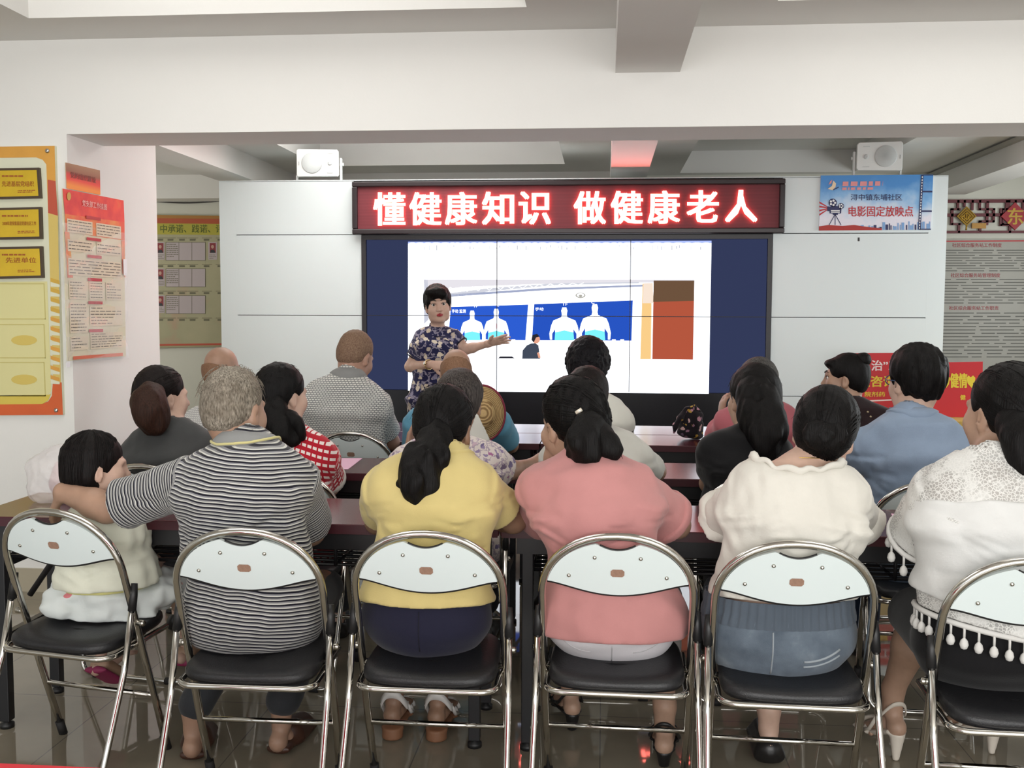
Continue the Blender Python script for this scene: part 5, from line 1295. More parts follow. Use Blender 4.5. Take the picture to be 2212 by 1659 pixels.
def sandal(parent, A, toe, m_, sole, heel=.0, label=None, strap_z=.075, name='sandal', h=.005, hw=.018):
    """open sandal: sole, heel, straps over toes and round the ankle"""
    A = np.asarray(A, float); toe = np.asarray(toe, float); d = toe-A; d[2] = 0; d = nrm(d); s_ = np.cross(d, (0, 0, 1)); z0 = toe[2]
    B = Blob(); hp = V3(A[0], A[1], 0)-d*.03
    B.ec(hp+V3(0, 0, z0+heel-.008), hp+d*.12+V3(0, 0, z0+heel*.35-.008), s_, (.036, .012), (.040, .011), .01); B.ec(hp+d*.12+V3(0, 0, z0+heel*.35-.008), hp+d*.235+V3(0, 0, z0-.006), s_, (.042, .011), (.036, .010), .01)
    if heel > .02: B.ec(hp-d*.005+V3(0, 0, z0+heel-.012), hp+V3(0, 0, .004), s_, (.026, .024), (hw*.55, hw*.5), .008, e=.004)
    else: B.ec(hp+V3(0, 0, z0-.006), hp+V3(0, 0, .006), s_, (.034, .034), (.036, .036), .008, e=.006)
    o = blob_obj(name, B, h, [sole], parent, 1, label)
    mb = MB(); V = []; F = []; n = 26; wd = .014 if heel < .02 else .007
    for k_ in range(n):
        a = PI+PI*k_/(n-1)
        c = V3(A[0], A[1], strap_z)+s_*.044*math.cos(a)+d*(.048*math.sin(a)+.012)+V3(0, 0, -.055*abs(math.cos(a))**2.5)
        for q, e in ((-1, .0), (1, .0), (1, .004), (-1, .004)): V.append(c+V3(0, 0, q*wd)+nrm(s_*math.cos(a)+d*math.sin(a))*e)
    for k_ in range(n-1):
        for q in range(4): F.append((4*k_+q, 4*k_+(q+1) % 4, 4*k_+4+(q+1) % 4, 4*k_+4+q))
    mb.add(V, F, m_, True)
    for q in (-1, 1): mb.tube([V3(A[0], A[1], strap_z-.055)+s_*q*.045+d*.012, hp+s_*q*.047+d*.09+V3(0, 0, z0+heel*.4+.012), hp+s_*q*.047+d*.13+V3(0, 0, z0+heel*.3)], .0065, m_, 6)
    for off in (.135, .175): mb.tube([hp+d*off+s_*.042*math.cos(a)+V3(0, 0, z0+heel*.2+.030*math.sin(a)) for a in np.linspace(0, PI, 10)], .0075, m_, 6)
    mb.build('strap', o, True); return o
def shoe(parent, A, toe, m_, label=None, open_heel=False, h=.005, name='shoe'):
    A = np.asarray(A, float); toe = np.asarray(toe, float); d = toe-A; d[2] = 0; d = nrm(d); s_ = np.cross(d, (0, 0, 1)); hp = V3(A[0], A[1], 0)-d*.03; z0 = toe[2]
    B = Blob(); B.ec(hp+V3(0, 0, z0+.004), hp+d*.22+V3(0, 0, z0+.002), s_, (.041, .016), (.046, .014), .01)
    if open_heel: B.c(hp+d*.10+V3(0, 0, z0+.025), hp+d*.20+V3(0, 0, z0+.015), .047, .034, .03)
    else: B.c(hp+d*.01+V3(0, 0, z0+.03), hp+d*.20+V3(0, 0, z0+.02), .043, .034, .03)
    if not open_heel: B.c(hp+d*.03+V3(0, 0, z0+.07), hp+d*.03+V3(0, 0, z0+.16), .036, .05, .01, '-')
    B.plane((0, 0, max(z0-.012, .0)), (0, 0, -1))
    return blob_obj(name, B, h, m_, parent, 1, label)

# ---- man in the striped polo, arm along the next chair
s = Sitter('person', 'older man with cropped grey hair in a black and grey striped polo shirt', 'person', (528, 948, 3.02), (388, 1000, 3.0), (672, 1000, 3.02), (546, 2.99), (507, 886, 3.09, -.28, .12, 0, 1.03), hip=.172, waist=.168, chest=.178, df=.125, back=.05, skin_m=SK_TAN)
s.SL = px((412, 1042, 3.0))
s.arm('L', px((232, 1098, 3.07)), px((136, 1062, 3.12)), (-.45, .25, -.62), (.75, .3, -.45), -1, .55, 1.22)
s.arm('R', px((672, 1150, 3.24)), px((600, 1120, 3.46)), (-.3, 1, 0), (0, 0, -1), -1, .4, 1.1)
s.leg(-1, (-1.20, 3.36, .50), (-1.312, 3.145, .085), (-1.36, 3.36, .012), 1.0).leg(1, (-.95, 3.38, .50), (-1.042, 3.215, .085), (-1.02, 3.43, .012), 1.0)
s.body()
s.shirt(C_STRIPE, .014, .80, .076, .082, wr=.004, wf=20, seed=2, hem=(s.P+V3(0, 0, -.092), (0, 0, -1)))
s.collar(C_GCOL, .068, .030, m2=C_PALEY)
s.lower(C_DKGREY, .004, (s.P+V3(0, 0, .02), (0, 0, 1)), .93, .085, .066, sr=.056)
def fn(B, H=s.H):
    H.cap(B, -.001, (0, .125, -.02), (.080, .085, .098), -.062, False)
    for q in (-1, 1): H.e(B, (q*.085, .008, -.020), (.028, .030, .042), .006, '-')
s.hair(HR_GREY, fn, ridge=.0022, rf=190)
loose_hairs(s.H, s.hr, HR_GREY, 260, 4, length=.022)
for (Hp, K, A, toe, sc) in s.legs: shoe(s.root, A, toe, SHOE_BROWN, open_heel=True)

# ---- small child
s = Sitter('person', 'small child with a black bob in a pale yellow cardigan and white tulle skirt', 'person', (222, 1088, 3.20), (160, 1112, 3.16), (300, 1112, 3.26), (236, 3.20), (208, 1010, 3.20, -.95, .05, 0, .90), hip=.100, waist=.098, chest=.102, df=.085, back=.02, pz=.52, nr=.034, skin_m=SK_FAIR, child=.66)
s.arm('L', (s.SL+V3(-.03, .06, -.16)), (s.SL+V3(.05, .18, -.20)), (.3, 1, 0), (0, 0, -1), 1, .5, .72, 0, .7)
s.arm('R', (s.SR+V3(.05, .05, -.15)), (s.SR+V3(.03, .19, -.16)), (-.2, 1, 0), (0, 0, -1), -1, .5, .72, 0, .7)
p_ = at(213, 1440, Y=3.34)
s.leg(-1, (-1.60, 3.42, .50), (p_[0], 3.36, p_[2]+.035), (p_[0]+.03, 3.50, p_[2]-.02), .62).leg(1, (-1.47, 3.45, .50), (-1.47, 3.47, .26), (-1.45, 3.6, .22), .62)
s.body()
s.shirt(C_CARD, .022, .9, .048, .042, hem=(s.P+V3(0, 0, .030), (0, 0, -1)), neck=.045, wr=.006, wf=34, seed=6, name='cardigan')
B = Blob(); B.ec(s.P+V3(0, 0, .018), s.P+V3(0, 0, .046), s.side, (.140, .122), (.138, .120), 0, e=.008); B.noise(.003, 30, 3); blob_obj('cardigan_hem', B, .006, C_CARDH, s.root)
t = cloth('white_tulle_with_coloured_dots', 'dfe5e3', weave=60, bump=.5); vo = t.n('ShaderNodeTexVoronoi'); vo.inputs['Scale'].default_value = 9; t.l(t.coord(), vo.inputs['Vector']); sepc = t.n('ShaderNodeSeparateColor'); t.l(vo.outputs['Color'], sepc.inputs[0])
colr = t.ramp(sepc.outputs[0], [(0, 'e0848c'), (.4, '7fd6bb'), (.6, 'f0c0b8')], 'CONSTANT'); t.l(t.mixc(t.math('LESS_THAN', vo.outputs['Distance'], .16), 'dfe5e3', colr), t.b.inputs['Base Color']); t.b.inputs['Alpha'].default_value = .88
B = Blob(); sx, sy = s.P[0], s.P[1]
B.ec(V3(sx, sy, .56), V3(sx-.02, sy+.02, .475), (1, 0, 0), (.145, .125), (.20, .15), .02, e=.02); B.e(V3(sx-.13, sy-.01, .485), (.10, .12, .045), None, .03); B.e(V3(sx+.05, sy+.12, .50), (.17, .18, .06), None, .03)
B.noise(.010, 30, 8, (1, 1, .5)); B.noise(.005, 75, 9); B.plane((0, 0, .446), (0, 0, -1)); blob_obj('tulle_skirt', B, .006, t.m, s.root)
def fn(B, H=s.H):
    H.cap(B, .004, (0, .135, -.045), (.076, .088, .095), None, False); H.e(B, (0, -.03, -.03), (.086, .085, .075), .03); H.e(B, (0, .125, -.055), (.078, .085, .085), .01, '-'); B.plane(H.p(0, 0, -.085), H.R@V3(0, .25, -1), .012)
    for q in (-1, 1): H.e(B, (q*.095, .015, -.030), (.034, .032, .038), .008, '-')
s.hair(HR_SOFT, fn, ridge=.0018, tie=(0, -.02, .14), comb=150)
for i, (Hp, K, A, toe, sc) in enumerate(s.legs):
    d = nrm(toe-A); d2 = nrm(V3(.15, .8, -.6)) if i == 0 else V3(0, 1, 0); c0 = A+V3(0, 0, -.035)
    B = Blob(); B.ec(c0-d2*.01, c0+d2*.10, (1, 0, 0), (.036, .030), (.040, .024), .01); so = blob_obj('shoe', B, .005, mat('child_shoe_tan', 'a98a72', .6), s.root)
    nn = nrm(np.cross((1, 0, 0), d2)); B = Blob(); off = -nn*.026 if nn[2] > 0 else nn*.026
    B.ec(c0-d2*.028+off, c0+d2*.10+off, (1, 0, 0), (.042, .013), (.044, .011), .01); blob_obj('sole', B, .005, SOLE_MAG, so)

# ---- woman in the yellow blouse
s = Sitter('person', 'woman with a long black ponytail in a yellow blouse and navy trousers', 'person', (958, 972, 3.03), (797, 1020, 3.0), (1068, 1018, 3.0), (920, 2.985), (959, 926, 3.14, -.12, .22, .04, 1.02), hip=.166, waist=.148, chest=.162, df=.105, back=.045, skin_m=SK_DARK)
s.arm('L', px((815, 1128, 3.2)), px((850, 1110, 3.42)), (.3, 1, 0), (0, 0, -1), 1, .4, .98)
s.arm('R', px((1108, 1122, 3.17)), px((1050, 1112, 3.42)), (-.5, 1, 0), (0, 0, -1), -1, .4, 1.12)
s.leg(-1, (-.66, 3.40, .50), (-.700, 3.375, .125), (-.70, 3.60, .045)).leg(1, (-.52, 3.40, .50), (-.548, 3.375, .125), (-.535, 3.60, .045))
s.body()
def slim(B, s=s): pass
s.shirt(C_YEL, .013, .66, .072, .070, hem=(s.P+V3(0, 0, .052), (0, -.10, -1)), wr=.0035, wf=22, seed=5, name='blouse')
for e_, dr in s.ends:
    B = Blob(); B.ec(e_-dr*.014, e_+dr*.012, np.cross(dr, (0, 1, .3)), (.060, .060), (.056, .056), 0, e=.008); B.noise(.0035, 90, 4); blob_obj('sleeve_cuff', B, .006, C_YEL, s.root)
s.collar(C_YEL, .062, .014, tilt=.6)
s.lower(C_NAVY, .007, (s.P+V3(0, 0, .075), (0, 0, 1)), .45, .088, .070, sr=.064)
mb = MB(); mb.tube([s.LB.hit((s.P[0], s.P[1]-.3, s.P[2]+z_), (0, 1, 0)) for z_ in np.linspace(.05, -.07, 12)], .0018, mat('dark_seam', (.008, .008, .018), .9), 5); mb.build('seam', s.root, True)
def fn(B, H=s.H):
    H.cap(B, .003, (0, .120, -.030), (.076, .084, .098), -.085, True, .006)
s.hair(HR_BLACK, fn, tie=(0, -.12, -.02))
s.tail(HR_BLACK, [(945, 925, 3.035), (938, 958, 3.0), (922, 1005, 2.945), (912, 1052, 2.925), (922, 1090, 2.935)], [.030, .038, .060, .066, .030], ridge=.006)
s.tail(HR_BLACK, [(905, 1030, 2.94), (880, 1052, 2.93), (858, 1052, 2.935)], [.035, .032, .008], name='hair_lock', strand=8)
s.tail(HR_BLACK, [(930, 1040, 2.93), (948, 1070, 2.93), (938, 1096, 2.94), (918, 1098, 2.94)], [.034, .034, .024, .008], name='hair_lock', strand=8)
MB().tube([s.H.p(.0, -.125, -.03)+V3(-.005, -.012, 0)+.033*(V3(math.cos(a), 0, .25*math.cos(a)))+.033*V3(0, math.sin(a), .3*math.sin(a)) for a in np.linspace(0, 2*PI, 20)[:-1]], .007, HR_BLACK, 8, close=True).build('hair_tie', s.root, True)
loose_hairs(s.H, s.hr, HR_BLACK, 70, 3, length=.04)
for (Hp, K, A, toe, sc) in s.legs: sandal(s.root, A, toe, SHOE_WHITE, SOLE_BR, .0, strap_z=.155)

# ---- woman in the salmon top
s = Sitter('person', 'woman in a salmon knit top and white trousers resting her cheek on her hand', 'person', (1278, 985, 3.03), (1128, 1020, 3.02), (1400, 1022, 3.02), (1322, 2.995), (1238, 914, 3.16, .55, .18, -.12, 1.06), hip=.176, waist=.138, chest=.170, df=.112, back=.05, skin_m=SK_MID)
s.arm('L', px((1176, 1128, 3.30)), px((1192, 985, 3.25)), (.05, -.1, 1), (.6, -.4, 0), 1, .5, 1.0)
s.arm('R', px((1462, 1134, 3.18)), px((1405, 1122, 3.42)), (-.5, 1, 0), (0, 0, -1), -1, .4, 1.08)
s.leg(-1, (-.06, 3.42, .50), (-.105, 3.50, .125), (-.16, 3.70, .045)).leg(1, (.19, 3.40, .49), (.205, 3.245, .115), (.22, 3.46, .035))
s.body()
s.shirt(C_SALMON, .014, .78, .070, .080, hem=(s.P+V3(0, 0, -.035), (0, -.10, -1)), wr=.0045, wf=18, seed=8, name='knit_top')
for e_, dr in s.ends[1:]:
    B = Blob(); B.ec(e_-dr*.012, e_+dr*.010, np.cross(dr, (0, 1, .3)), (.086, .086), (.086, .086), 0, e=.012); B.noise(.003, 50, 4); blob_obj('rolled_cuff', B, .006, C_SALMON, s.root)
s.lower(C_WHITE, .006, (s.P+V3(0, 0, .05), (0, 0, 1)), .50, .088, .070, sr=.064)
mb = MB(); SEAMG = mat('grey_seam', (.42, .41, .42), .9)
mb.tube([s.LB.hit((s.P[0], s.P[1]-.3, s.P[2]+z_), (0, 1, 0)) for z_ in np.linspace(-.035, -.092, 8)], .0016, SEAMG, 5)
for q in (-1, 1): mb.tube([s.LB.hit((s.P[0]+q*(.06+.08*u), s.P[1]-.3, s.P[2]-.060+.03*u*u), (0, 1, 0)) for u in np.linspace(0, 1, 8)], .0016, SEAMG, 5)
mb.build('seam', s.root, True)
def fn(B, H=s.H): H.cap(B, .006, (0, .118, -.030), (.076, .082, .100), -.080, True, .012)
s.hair(HR_BLACK, fn, tie=(.04, -.12, -.0))
s.tail(HR_BLACK, [(1262, 905, 3.06), (1270, 935, 3.01), (1262, 962, 2.98), (1264, 988, 2.975)], [.030, .045, .048, .012], ridge=.005)
s.tail(HR_BLACK, [(1275, 930, 3.03), (1300, 950, 3.0), (1322, 966, 2.985), (1332, 972, 2.985)], [.030, .034, .024, .006], name='hair_lock', ridge=.004)
c = px((1250, 889, 3.02)); MB().tube([c+V3(-.008, 0, -.004), c+V3(.009, -.004, .007)], .006, mat('pearl_clip', (.85, .78, .66), .15, .3), 8).build('hair_clip', s.root, True)
loose_hairs(s.H, s.hr, HR_BLACK, 60, 5, length=.04)
for (Hp, K, A, toe, sc) in s.legs: sandal(s.root, A, toe, SHOE_BLACK, SHOE_BLACK, .03, strap_z=.14, hw=.03)

# ---- woman in the cream top
s = Sitter('person', 'woman with a low black bun in a ruffled cream top and faded denim skirt', 'person', (1724, 1000, 2.98), (1588, 1020, 2.96), (1862, 1034, 2.96), (1682, 2.955), (1781, 936, 3.06, -.25, .22, .16, 1.0), hip=.170, waist=.155, chest=.178, df=.110, back=.045, skin_m=SK_FAIR)
s.arm('L', px((1552, 1138, 3.14)), px((1640, 1128, 3.36)), (.4, 1, 0), (0, 0, -1), 1, .4, 1.05)
s.arm('R', px((1850, 1135, 3.2)), px((1800, 1125, 3.42)), (-.5, 1, 0), (0, 0, -1), -1, .4, 1.0)
s.leg(-1, (.44, 3.40, .50), (.54, 3.29, .10), (.545, 3.50, .02)).leg(1, (.60, 3.38, .53), (.60, 3.56, .25), (.62, 3.76, .20))
s.body()
s.shirt(C_CREAM, .020, .74, .074, .078, hem=(s.P+V3(0, 0, .105), (0, -.1, -1)), neck=0, wr=.005, wf=24, seed=3, name='lace_top', extra=lambda B: B.e(s.N+V3(0, .015, .040), (.118, .105, .082), None, .02, '-'))
for e_, dr in s.ends:
    B = Blob(); B.ec(e_-dr*.012, e_+dr*.016, np.cross(dr, (0, 1, .3)), (.080, .080), (.092, .092), 0, e=.010); B.noise(.008, 60, 4); blob_obj('ruffle_cuff', B, .006, C_CREAM, s.root)
mb = MB(); ring = []
for a in np.linspace(0, 2*PI, 91)[:-1]:
    rr = .128+.004*math.sin(9*a); x_, y_ = rr*math.sin(a), -.108*math.cos(a)+.015
    ring.append(s.SB.hit((s.N[0]+x_, s.N[1]+y_, s.N[2]+.25), (0, 0, -1), .6, 240)+V3(0, -.002, .003+.004*math.sin(13*a)))
mb.tube(ring, [.010+.003*math.sin(17*i*.35) for i in range(90)], C_CREAM, 7, close=True); mb.build('ruffle_neckline', s.root, True)
s.lower(C_DENIM, .012, (s.P+V3(0, 0, .075), (0, .1, 1)), 0, .092, .085, name='denim_skirt', skirt=True)
# gathered elastic waistband
V = []; F = []; n = 160
for j, (gz, gr) in enumerate(((.040, .0), (.055, .002), (.075, .002), (.095, .002), (.112, .0))):
    for i in range(n):
        a = 2*PI*i/n; w_ = .0045*math.sin(46*a)*(1 if j in (1, 2, 3) else .4); o_ = s.LB.hit(s.P+V3(math.cos(a)*.3, math.sin(a)*.26, min(gz, .070)), V3(-math.cos(a)*.3, -math.sin(a)*.26, 0), .38, 120)
        V.append(V3(o_[0], o_[1], s.P[2]+gz)+nrm(V3(math.cos(a), math.sin(a), 0))*(gr+w_+.002-.03*max(0, gz-.07)))
for j in range(4):
    for i in range(n): F.append((j*n+i, j*n+(i+1) % n, (j+1)*n+(i+1) % n, (j+1)*n+i))
mesh_obj('elastic_waistband', V, F, cloth('dark_denim_band', '5b6571', var=.1, weave=400).m, s.root, smooth=True, world=True)
mb = MB(); DS = cloth('denim_stitch', 'a3abb2').m
def onback(x, z): return s.LB.hit((s.P[0]+x, s.P[1]-.3, s.P[2]+z), (0, 1, 0))
mb.tube([onback(.05+.1*u, -.045+.03*u*u) for u in np.linspace(0, 1, 8)], .0035, DS, 6).tube([onback(.05+.1*u, -.062+.03*u*u) for u in np.linspace(0, 1, 8)], .0030, DS, 6); mb.build('pocket_welt', s.root, True)
mb = MB(); mb.tube([onback(-.035, z) for z in np.linspace(.035, -.09, 9)], .0025, DS, 5); mb.build('seam', s.root, True)
def fn(B, H=s.H): H.cap(B, .008, (0, .125, -.030), (.076, .082, .098), -.088, True, .010)
s.hair(HR_BLACK, fn, tie=(0, -.12, -.03))
B = Blob(); c = px((1780, 938, 2.955)); B.e(c, (.058, .035, .046), None, 0)
for k in range(3): B.chain([c+V3((.018+.016*k)*math.cos(a+k), -.026+.006*k, (.014+.012*k)*math.sin(a+k)) for a in np.linspace(0, 5.2, 12)], [.011]*12, .006)
B.noise(.0015, 160, 3); blob_obj('hair_bun', B, .005, HR_BLACK, s.root)
mb = MB(); mb.tube([s.H.p(0, -.02, -.05)*.25+s.N*.75+V3(.062*math.sin(a), .012-.060*math.cos(a), .012*math.cos(a)) for a in np.linspace(0, 2*PI, 40)[:-1]], .0014, mat('gold_chain', (.55, .38, .12), .25, 1.0), 5, close=True); mb.build('necklace', s.root, True)
loose_hairs(s.H, s.hr, HR_BLACK, 60, 6, length=.035)
for (Hp, K, A, toe, sc) in s.legs: shoe(s.root, A, toe, SHOE_BLACK)

# ---- woman in white lace at the right edge
s = Sitter('person', 'woman with black ponytail in a white lace top with tassels and black skirt', 'person', (2142, 985, 2.86), (2000, 1015, 2.86), (2330, 1030, 2.80), (2150, 2.86), (2170, 895, 2.95, .42, .02, .03, 1.06), hip=.185, waist=.160, chest=.185, df=.115, back=.03, skin_m=SK_MID)
s.arm('L', px((1988, 1165, 3.0)), px((2030, 1150, 3.22)), (.3, 1, 0), (0, 0, -1), 1, .4, 1.05)
s.arm('R', px((2330, 1180, 2.98)), px((2290, 1150, 3.2)), (-.3, 1, 0), (0, 0, -1), -1, .4, 1.05)
s.leg(-1, (.985, 3.28, .50), (.945, 3.36, .155), (.90, 3.56, .03)).leg(1, (1.27, 3.30, .50), (1.265, 3.44, .155), (1.17, 3.61, .03))
s.body()
s.shirt(C_LACEW, .033, 0, hem=(s.P+V3(0, 0, .118), (-.2, 0, -1)), neck=.0, wr=.004, wf=18, seed=12, folds=.004, name='linen_top', extra=lambda B: B.plane(s.C2+V3(0, 0, -.045), (0, .15, 1)))
s.shirt(C_LACE, .020, .92, .082, .092, hem=(s.P+V3(0, 0, .078), (-.2, 0, -1)), neck=.085, neck_at=s.N+V3(.0, .02, .0), wr=.004, wf=20, seed=13, name='lace_overblouse')
trim = [(e_, dr) for e_, dr in s.ends]
TAS = cloth('white_crochet_trim', 'eceae6', weave=60, bump=.5).m
def tassels(pts, down, name):
    mb = MB(); mb.tube(pts, .008, TAS, 6); o = mb.build(name, s.root, True)
    k = 0
    for i in range(0, len(pts), 2):
        p = np.asarray(pts[i], float); q = p+V3(0, -.004, -.012); mbx = MB(); mbx.tube([p, q, q+V3(0, 0, -.018)], .0035, TAS, 6)
        c_ = q+V3(0, 0, -.034); mbx.lathe(c_, (0, 0, 1), [(.001, -.016), (.008, -.013), (.0115, -.003), (.009, .008), (.003, .015), (.001, .018)], TAS, 10); mbx.build('tassel', o, True)
e_, dr = trim[0]; u_ = nrm(np.cross(dr, (0, 1, .2))); v_ = np.cross(dr, u_)
tassels([e_+dr*.008+(u_*math.cos(a)+v_*math.sin(a))*.092 for a in np.linspace(0, 2*PI, 23)], dr, 'sleeve_fringe')
hz = s.P[2]+.072
tassels([V3(s.P[0]+math.cos(a)*(s.hip+.022), s.P[1]+math.sin(a)*(s.df+.034), hz-.2*math.cos(a)*(s.hip)) for a in np.linspace(PI*.90, PI*2.0, 39)], None, 'hem_fringe')
s.lower(C_BLKSK, .010, (s.P+V3(0, 0, .12), (0, 0, 1)), 0, .090, .078, name='skirt')
def fn(B, H=s.H): H.cap(B, .006, (0, .120, -.032), (.077, .084, .100), -.080, True, .008)
s.hair(HR_BLACK, fn, tie=(.02, -.12, -.03))
s.tail(HR_BLACK, [(2190, 905, 2.84), (2212, 945, 2.80), (2222, 1000, 2.79), (2215, 1040, 2.79)], [.030, .045, .048, .015])
loose_hairs(s.H, s.hr, HR_BLACK, 60, 7, length=.035)
for (Hp, K, A, toe, sc) in s.legs: sandal(s.root, A, toe, SHOE_CREAM, SHOE_CREAM, .075, strap_z=.19, hw=.02)
# ------------------------------------------------------------------ people, middle row
def simple_legs(s, y0, y1):
    s.leg(-1, s.P+s.side*-.10+V3(0, y0, -.03), V3(s.P[0]-.11, s.P[1]+y1, .085), V3(s.P[0]-.12, s.P[1]+y1+.2, .012)); s.leg(1, s.P+s.side*.10+V3(0, y0, -.03), V3(s.P[0]+.11, s.P[1]+y1, .085), V3(s.P[0]+.12, s.P[1]+y1+.2, .012))
def feet(s, m_=SHOE_BLACK):
    for (Hp, K, A, toe, sc) in s.legs: shoe(s.root, A, toe, m_, h=.008)
def low(s, m_, shin=.95): s.lower(m_, .005, (s.P+V3(0, 0, .04), (0, 0, 1)), shin)
H2 = .008
s = Sitter('person', 'woman with a brown ponytail in a charcoal grey top at the left pier', 'person', (372, 915, 4.12), (268, 955, 4.08), (472, 945, 4.10), (362, 4.07), (352, 858, 4.17, -.72, .05, 0, 1.0), hip=.18, waist=.155, chest=.165, h=H2, skin_m=SK_FAIR)
s.arm('L', s.SL+V3(-.06, .06, -.24), s.SL+V3(.06, .28, -.25)).arm('R', s.SR+V3(.07, .08, -.22), s.SR+V3(-.05, .30, -.24), (-.3, 1, 0), (0, 0, -1), -1)
simple_legs(s, .40, .36); s.body(); s.shirt(C_GREY, .013, .95, .060, .056, neck=.062, wr=.004, wf=24, seed=2); low(s, C_BLUEJ); feet(s)
s.hair(HR_DARKBR, lambda B: s.H.cap(B, .003, nape=-.08, back=.006), tie=(0, -.12, -.02), comb=90)
s.tail(HR_BROWN, [(330, 845, 4.06), (322, 866, 4.0), (326, 893, 3.985), (338, 920, 3.99)], [.030, .060, .064, .034], ridge=.0025, strand=9)
s = Sitter('person', 'woman with loose black ponytail in a red knit top with white dashes', 'person', (628, 928, 4.08), (545, 965, 4.05), (722, 962, 4.05), (622, 4.03), (611, 855, 4.14, -.62, .08, 0, 1.0), hip=.18, waist=.15, chest=.16, h=H2, skin_m=SK_FAIR)
s.arm('L', s.SL+V3(-.05, .10, -.23), s.SL+V3(.06, .30, -.25)).arm('R', px((712, 1052, 4.22)), px((690, 1045, 4.45)), (-.3, 1, 0), (0, 0, -1), -1)
simple_legs(s, .40, .36); s.body(); s.shirt(C_RED, .015, .72, .070, .076, neck=.064, wr=.003, wf=24, seed=3)
e_, dr = s.ends[1]; B = Blob(); B.ec(e_-dr*.012, e_+dr*.010, np.cross(dr, (0, 1, .3)), (.080, .080), (.080, .080), 0, e=.01); blob_obj('white_cuff', B, .008, C_WSHIRT, s.root)
low(s, C_DKGREY); feet(s)
s.hair(HR_BLACK, lambda B: s.H.cap(B, .006, nape=-.085, back=.008), tie=(0, -.12, -.05), comb=90)
s.tail(HR_BLACK, [(592, 872, 4.05), (595, 905, 4.01), (612, 935, 3.98), (632, 955, 3.97)], [.040, .048, .045, .020], ridge=.004)
s.tail(HR_BLACK, [(620, 900, 4.02), (645, 920, 3.99), (652, 945, 3.98)], [.026, .020, .006], name='hair_lock', strand=6); loose_hairs(s.H, s.hr, HR_BLACK, 60, 8, length=.05)
s = Sitter('person', 'woman with greying dark hair in a pale purple floral blouse', 'person', (985, 940, 4.12), (848, 975, 4.08), (1085, 972, 4.08), (968, 4.06), (994, 872, 4.20, -.10, .10, .05, 1.04), hip=.19, waist=.17, chest=.18, h=H2, skin_m=SK_TAN)
s.arm('L', s.SL+V3(-.06, .14, -.20), px((882, 975, 4.32)), (.1, .1, 1), (1, 0, 0), 1).arm('R', px((1092, 1020, 4.16)), px((1148, 1003, 4.34)), (.6, .6, .25), (-.4, .3, -.8), -1, .8, 1.0)
simple_legs(s, .40, .36); s.body(); s.shirt(C_FLOR, .016, .80, .066, .070, neck=.066, wr=.004, wf=24, seed=4); low(s, C_DKGREY); feet(s)
B = Blob(); c = px((1030, 920, 4.06)); B.ec(c+V3(.0, 0, .045), c+V3(.005, .01, -.06), (1, 0, 0), (.006, .006), (.050, .012), 0, e=.006); blob_obj('white_collar', B, .006, C_WSHIRT, s.root)
s.hair(HR_SALT, lambda B: (s.H.cap(B, .010, nape=-.095, ears=False, back=.010), [s.H.e(B, (q*.09, .03, -.04), (.03, .03, .05), .01, '-') for q in (-1, 1)]))
loose_hairs(s.H, s.hr, HR_SALT, 60, 9, length=.04)
s = Sitter('person', 'woman with long dark hair in a plain white short sleeved shirt', 'person', (1285, 925, 4.10), (1172, 962, 4.06), (1402, 968, 4.06), (1296, 4.05), (1268, 862, 4.17, -.05, .06, .03, 1.0), hip=.18, waist=.155, chest=.17, h=H2, skin_m=SK_MID)
s.arm('L', s.SL+V3(-.04, .12, -.20), s.SL+V3(.02, .30, -.22)).arm('R', px((1418, 1018, 4.22)), px((1395, 1015, 4.42)), (-.3, 1, 0), (0, 0, -1), -1)
simple_legs(s, .40, .36); s.body(); s.shirt(C_WSHIRT, .014, .72, .064, .066, neck=.062, wr=.004, wf=24, seed=5); low(s, C_BLUEJ); feet(s)
s.hair(HR_DARKBR, lambda B: s.H.cap(B, .004, nape=-.09, ears=False, back=.006), tie=(0, -.12, -.05), comb=90)
s.tail(HR_DARKBR, [(1272, 850, 4.06), (1285, 890, 4.02), (1290, 925, 4.0)], [.050, .052, .022], ridge=.003)
s = Sitter('person', 'woman with long loose black hair in a black short sleeved top', 'person', (1620, 932, 4.10), (1512, 950, 4.06), (1706, 948, 4.06), (1612, 4.04), (1625, 862, 4.18, .38, .06, 0, 1.04), hip=.18, waist=.155, chest=.165, h=H2, skin_m=SK_MID)
s.arm('L', px((1532, 1045, 4.2)), px((1560, 1035, 4.42)), (.3, 1, 0), (0, 0, -1), 1).arm('R', s.SR+V3(.05, .12, -.22), s.SR+V3(-.04, .3, -.24), (-.3, 1, 0), (0, 0, -1), -1)
simple_legs(s, .40, .36); s.body(); s.shirt(C_BLACK, .013, .62, .062, .060, neck=.062, wr=.003, wf=24, seed=6); low(s, C_BLACK); feet(s)
s.hair(HR_BLACK, lambda B: s.H.cap(B, .008, nape=-.10, ears=False, back=.012), tie=(0, -.12, -.05), comb=90)
s.tail(HR_BLACK, [(1632, 850, 4.08), (1645, 895, 4.03), (1655, 935, 3.99), (1652, 985, 3.975)], [.070, .078, .070, .028], ridge=.004, strand=20); loose_hairs(s.H, s.hr, HR_BLACK, 60, 10, length=.05)
s = Sitter('person', 'man with short black hair and glasses in a blue chambray shirt', 'person', (1972, 888, 4.05), (1848, 940, 4.0), (2100, 940, 4.0), (1985, 4.0), (1978, 824, 4.11, .30, .06, -.03, 1.06), hip=.185, waist=.175, chest=.19, h=H2, skin_m=SK_FAIR)
s.arm('L', px((1812, 1005, 4.15)), px((1870, 990, 4.40)), (.3, 1, 0), (0, 0, -1), 1, .5, 1.1).arm('R', s.SR+V3(.03, .14, -.22), s.SR+V3(-.08, .32, -.24), (-.3, 1, 0), (0, 0, -1), -1)
